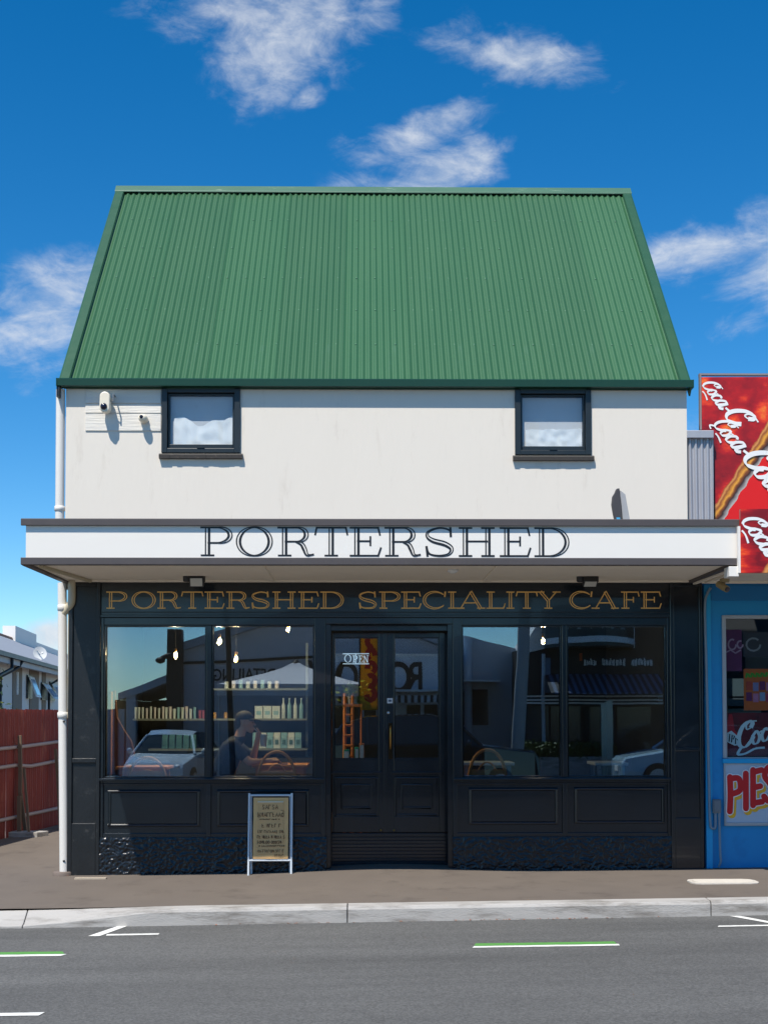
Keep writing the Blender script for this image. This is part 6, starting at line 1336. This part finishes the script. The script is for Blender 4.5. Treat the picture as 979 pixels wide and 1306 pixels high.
for i in range(6):
    cx_, cy_ = 473, 800+i*17; ink.ribbon([at(cx_+5*math.cos(a*.55+i), cy_+7*math.sin(a*.55+i), L) for a in range(9)], .13)
ink.mb.build('flag_lettering', thin_cloth(mat('flag_red', lin(206, 24, 36), .6), .5), t)
# roadside things: cream post, hedge, white bollards
L = 16.9; t = thing('cream_board', 'tall cream board standing before the hedge reflected in the right window', 'sign board', (ox(775, L), -L, GZ)); MB().prism([op(767, 898, L), op(781, 893, L), (ox(781, L), GZ), (ox(767, L), GZ)], 'y', -L-.06, -L).build('panel', mat('cream_board', lin(206, 202, 176), .7), t); B('foot', m_g3, t, ox(764, L), ox(784, L), -L-.25, -L+.2, GZ, GZ+.05)
L = 17.4; hd_ = thing('hedge', 'clipped green hedge in a concrete planter reflected in the right window', 'hedge', (ox(725, L), -L, GZ)); B('planter', m_conc, hd_, ox(668, L), ox(782, L), -L-.3, -L+.3, GZ, oz(966, L)); rd = random.Random(8); lm = MB()
for i in range(2600):
    c = Vector((rd.uniform(ox(668, L), ox(782, L)), -L+rd.uniform(-.32, .32), rd.uniform(oz(967, L), oz(949, L)+rd.gauss(0, .03)))); d = Vector((rd.gauss(0, 1), rd.gauss(0, 1), rd.gauss(0, 1))).normalized(); u = d.orthogonal().normalized(); l = .09; lm.add([c, c+d*l*.5+u*l*.35, c+d*l, c+d*l*.5-u*l*.35], [(0, 1, 2, 3)])
lm.build('foliage', m_lf1, hd_)
# parked cars
def car(name, label, cx, cy, m_body, prof, ln, wd, rz=0.):
    """prof: list of (x, belt z, roof z, roof half-width factor) along the length"""
    t = thing(name, label, 'car', (cx, cy, z_road(cx))); z0 = z_road(cx); c, s = math.cos(rz), math.sin(rz)
    W = lambda x, y, z: (cx+x*c-y*s, cy+x*s+y*c, z0+z)
    def loft(secs, m, nm, parent=t, smooth=True):
        mb = MB(); n = len(secs[0]); vs = [W(*p) for sct in secs for p in sct]
        mb.add(vs, [(i*n+j, i*n+(j+1) % n, (i+1)*n+(j+1) % n, (i+1)*n+j) for i in range(len(secs)-1) for j in range(n)], False); mb.add(vs[:n], [tuple(range(n))]); mb.add(vs[-n:], [tuple(range(n-1, -1, -1))])
        return mb.build(nm, m, parent, .02)
    h = wd/2; secs = []
    for x, zb_, zr_, k in prof:
        e = .86 if abs(x) > ln*.44 else 1.
        secs.append([(x, -h*.92*e, .24), (x, -h*e, .45), (x, -h*.97*e, zb_), (x, -h*.8*e, zb_+.03), (x, h*.8*e, zb_+.03), (x, h*.97*e, zb_), (x, h*e, .45), (x, h*.92*e, .24)])
    loft(secs, m_body, 'body')
    cab = [[(x, -h*.9, zb_-.01), (x, -h*k, zr_), (x, -h*k*.5, zr_+.02), (x, h*k*.5, zr_+.02), (x, h*k, zr_), (x, h*.9, zb_-.01)] for x, zb_, zr_, k in prof if zr_ > zb_+.05]
    x_a, x_b = cab[0][0][0], cab[-1][0][0]; zbelt = cab[0][0][2]
    g0 = [(x_a-.55, y*1.0, zbelt) for (_, y, z) in cab[0]]; g1 = [(x_b+.35, y, zbelt) for (_, y, z) in cab[-1]]
    loft([g0]+cab+[g1], mat('car_glass', (.03, .045, .05), .05), 'greenhouse')
    rfm = MB(); vs = []
    for q in cab: vs += [W(q[0][0], y, z+.015) for (_, y, z) in q[1:5]]
    rfm.add(vs, [(i*4+j, i*4+j+1, (i+1)*4+j+1, (i+1)*4+j) for i in range(len(cab)-1) for j in range(3)]); rr_ = rfm.build('roof_skin', m_body, t); md = rr_.modifiers.new('th', 'SOLIDIFY'); md.thickness = .03
    for sy in (-1, 1):                                   # pillars
        for qa, qb in ((g0, cab[0]), (cab[len(cab)//2], cab[len(cab)//2]), (g1, cab[-1])):
            k0 = 0 if sy < 0 else 5; k1 = 1 if sy < 0 else 4; p, q = qa[k0], qb[k1]
            MB().tube([W(p[0], p[1]*1.01, p[2]), W(q[0], q[1]*1.01, q[2]+.01)], .035, 6).build('pillar', m_body, t)
        for wx in (-ln*.31, ln*.31):
            w0 = MB(); a = W(wx, sy*(h-.11), .32); d = Vector((-s, c, 0))*sy
            tyre = MB().tube([Vector(a)-d*.1, Vector(a)-d*.09, Vector(a)+d*.09, Vector(a)+d*.1], [.29, .32, .32, .29], 22).build('tyre', mat('tyre', (.012, .012, .012), .8), t)
            MB().tube([Vector(a)+d*.09, Vector(a)+d*.105], [.2, .19], 16).build('rim', m_alu, tyre)
        MB().ball(W(-ln*.47, sy*h*.66, .66), .09, .16, .07).build('headlight', m_sticker, t); MB().ball(W(ln*.475, sy*h*.72, .76), .06, .13, .09).build('tail_light', mat('tail_red', lin(150, 16, 16), .2), t)
        MB().ball(W(x_a-.25, sy*(h+.08), zbelt+.06), .07, .1, .07).build('mirror', m_body, t)
    B('number_plate', m_white, t, *[v for p in ((cx-ln*.5-.012 if rz == 0 else cx-.2, cx-ln*.5-.002 if rz == 0 else cx+.2), (cy-.2 if rz == 0 else cy-.01, cy+.2 if rz == 0 else cy+.01), (z0+.42, z0+.54)) for v in p]) if rz == 0 else None
hatch = [(-2.0, .62, .0, .6), (-1.9, .72, 0, .6), (-1.0, .9, 0, .6), (-.45, .93, 1.34, .66), (0, .94, 1.45, .68), (.9, .95, 1.42, .68), (1.5, .96, 1.28, .64), (1.85, .94, 0, .6), (2.0, .7, 0, .6)]
suv = [(-2.3, .8, 0, .6), (-2.2, .95, 0, .6), (-1.1, 1.08, 0, .6), (-.5, 1.1, 1.62, .72), (0, 1.12, 1.75, .74), (1.4, 1.13, 1.72, .74), (1.95, 1.13, 1.55, .7), (2.25, 1.1, 0, .6), (2.32, .8, 0, .6)]
m_carw = mat('silver_car_paint', lin(196, 210, 220), .2, var=.03, coat=.6); m_card = mat('black_car_paint', (.008, .009, .01), .12, coat=.8); m_carb = mat('pale_blue_car_paint', lin(170, 200, 216), .2, coat=.6)
car('hatchback', 'silver hatchback parked across the road reflected in the corner window', ox(219, 18.6), -19.0, m_carw, hatch, 4.0, 1.7, R(-84))
car('suv', 'black four-wheel-drive parked across the road reflected right of the door', ox(682, 15.35)-2.3, -15.35, m_card, suv, 4.6, 1.85, math.pi)
car('hatchback', 'pale blue hatchback parked across the road reflected beside the side wall', ox(785, 15.35)+2.0, -15.35, m_carb, hatch, 4.0, 1.7)
# tall dark pylon
L = 22.4; t = thing('dark_pylon', 'tall black pylon beside the warehouse reflected in the corner window', 'pylon', (ox(222, L), -L-.2, GZ))
B('shaft', m_blk, t, ox(212.5, L), ox(231.5, L), -L-.4, -L, GZ, oz(806, L), bevel=.01)
for pa_, pb_ in ((212.5, 221.3), (222.7, 231.5)): B('cap', m_blk, t, ox(pa_, L), ox(pb_, L), -L-.4, -L, oz(806, L), oz(803, L))
MB().tube(spline([(ox(225, L), -L+.05, oz(837, L)), (ox(216, L), -L+.25, oz(836, L)), (ox(208, L), -L+.3, oz(840, L))], 5), .07, 8).build('lamp_arm', m_blk, t); MB().ball((ox(206.5, L), -L+.3, oz(842, L)), .14, .14, .09).build('lamp_head', m_blk, t)
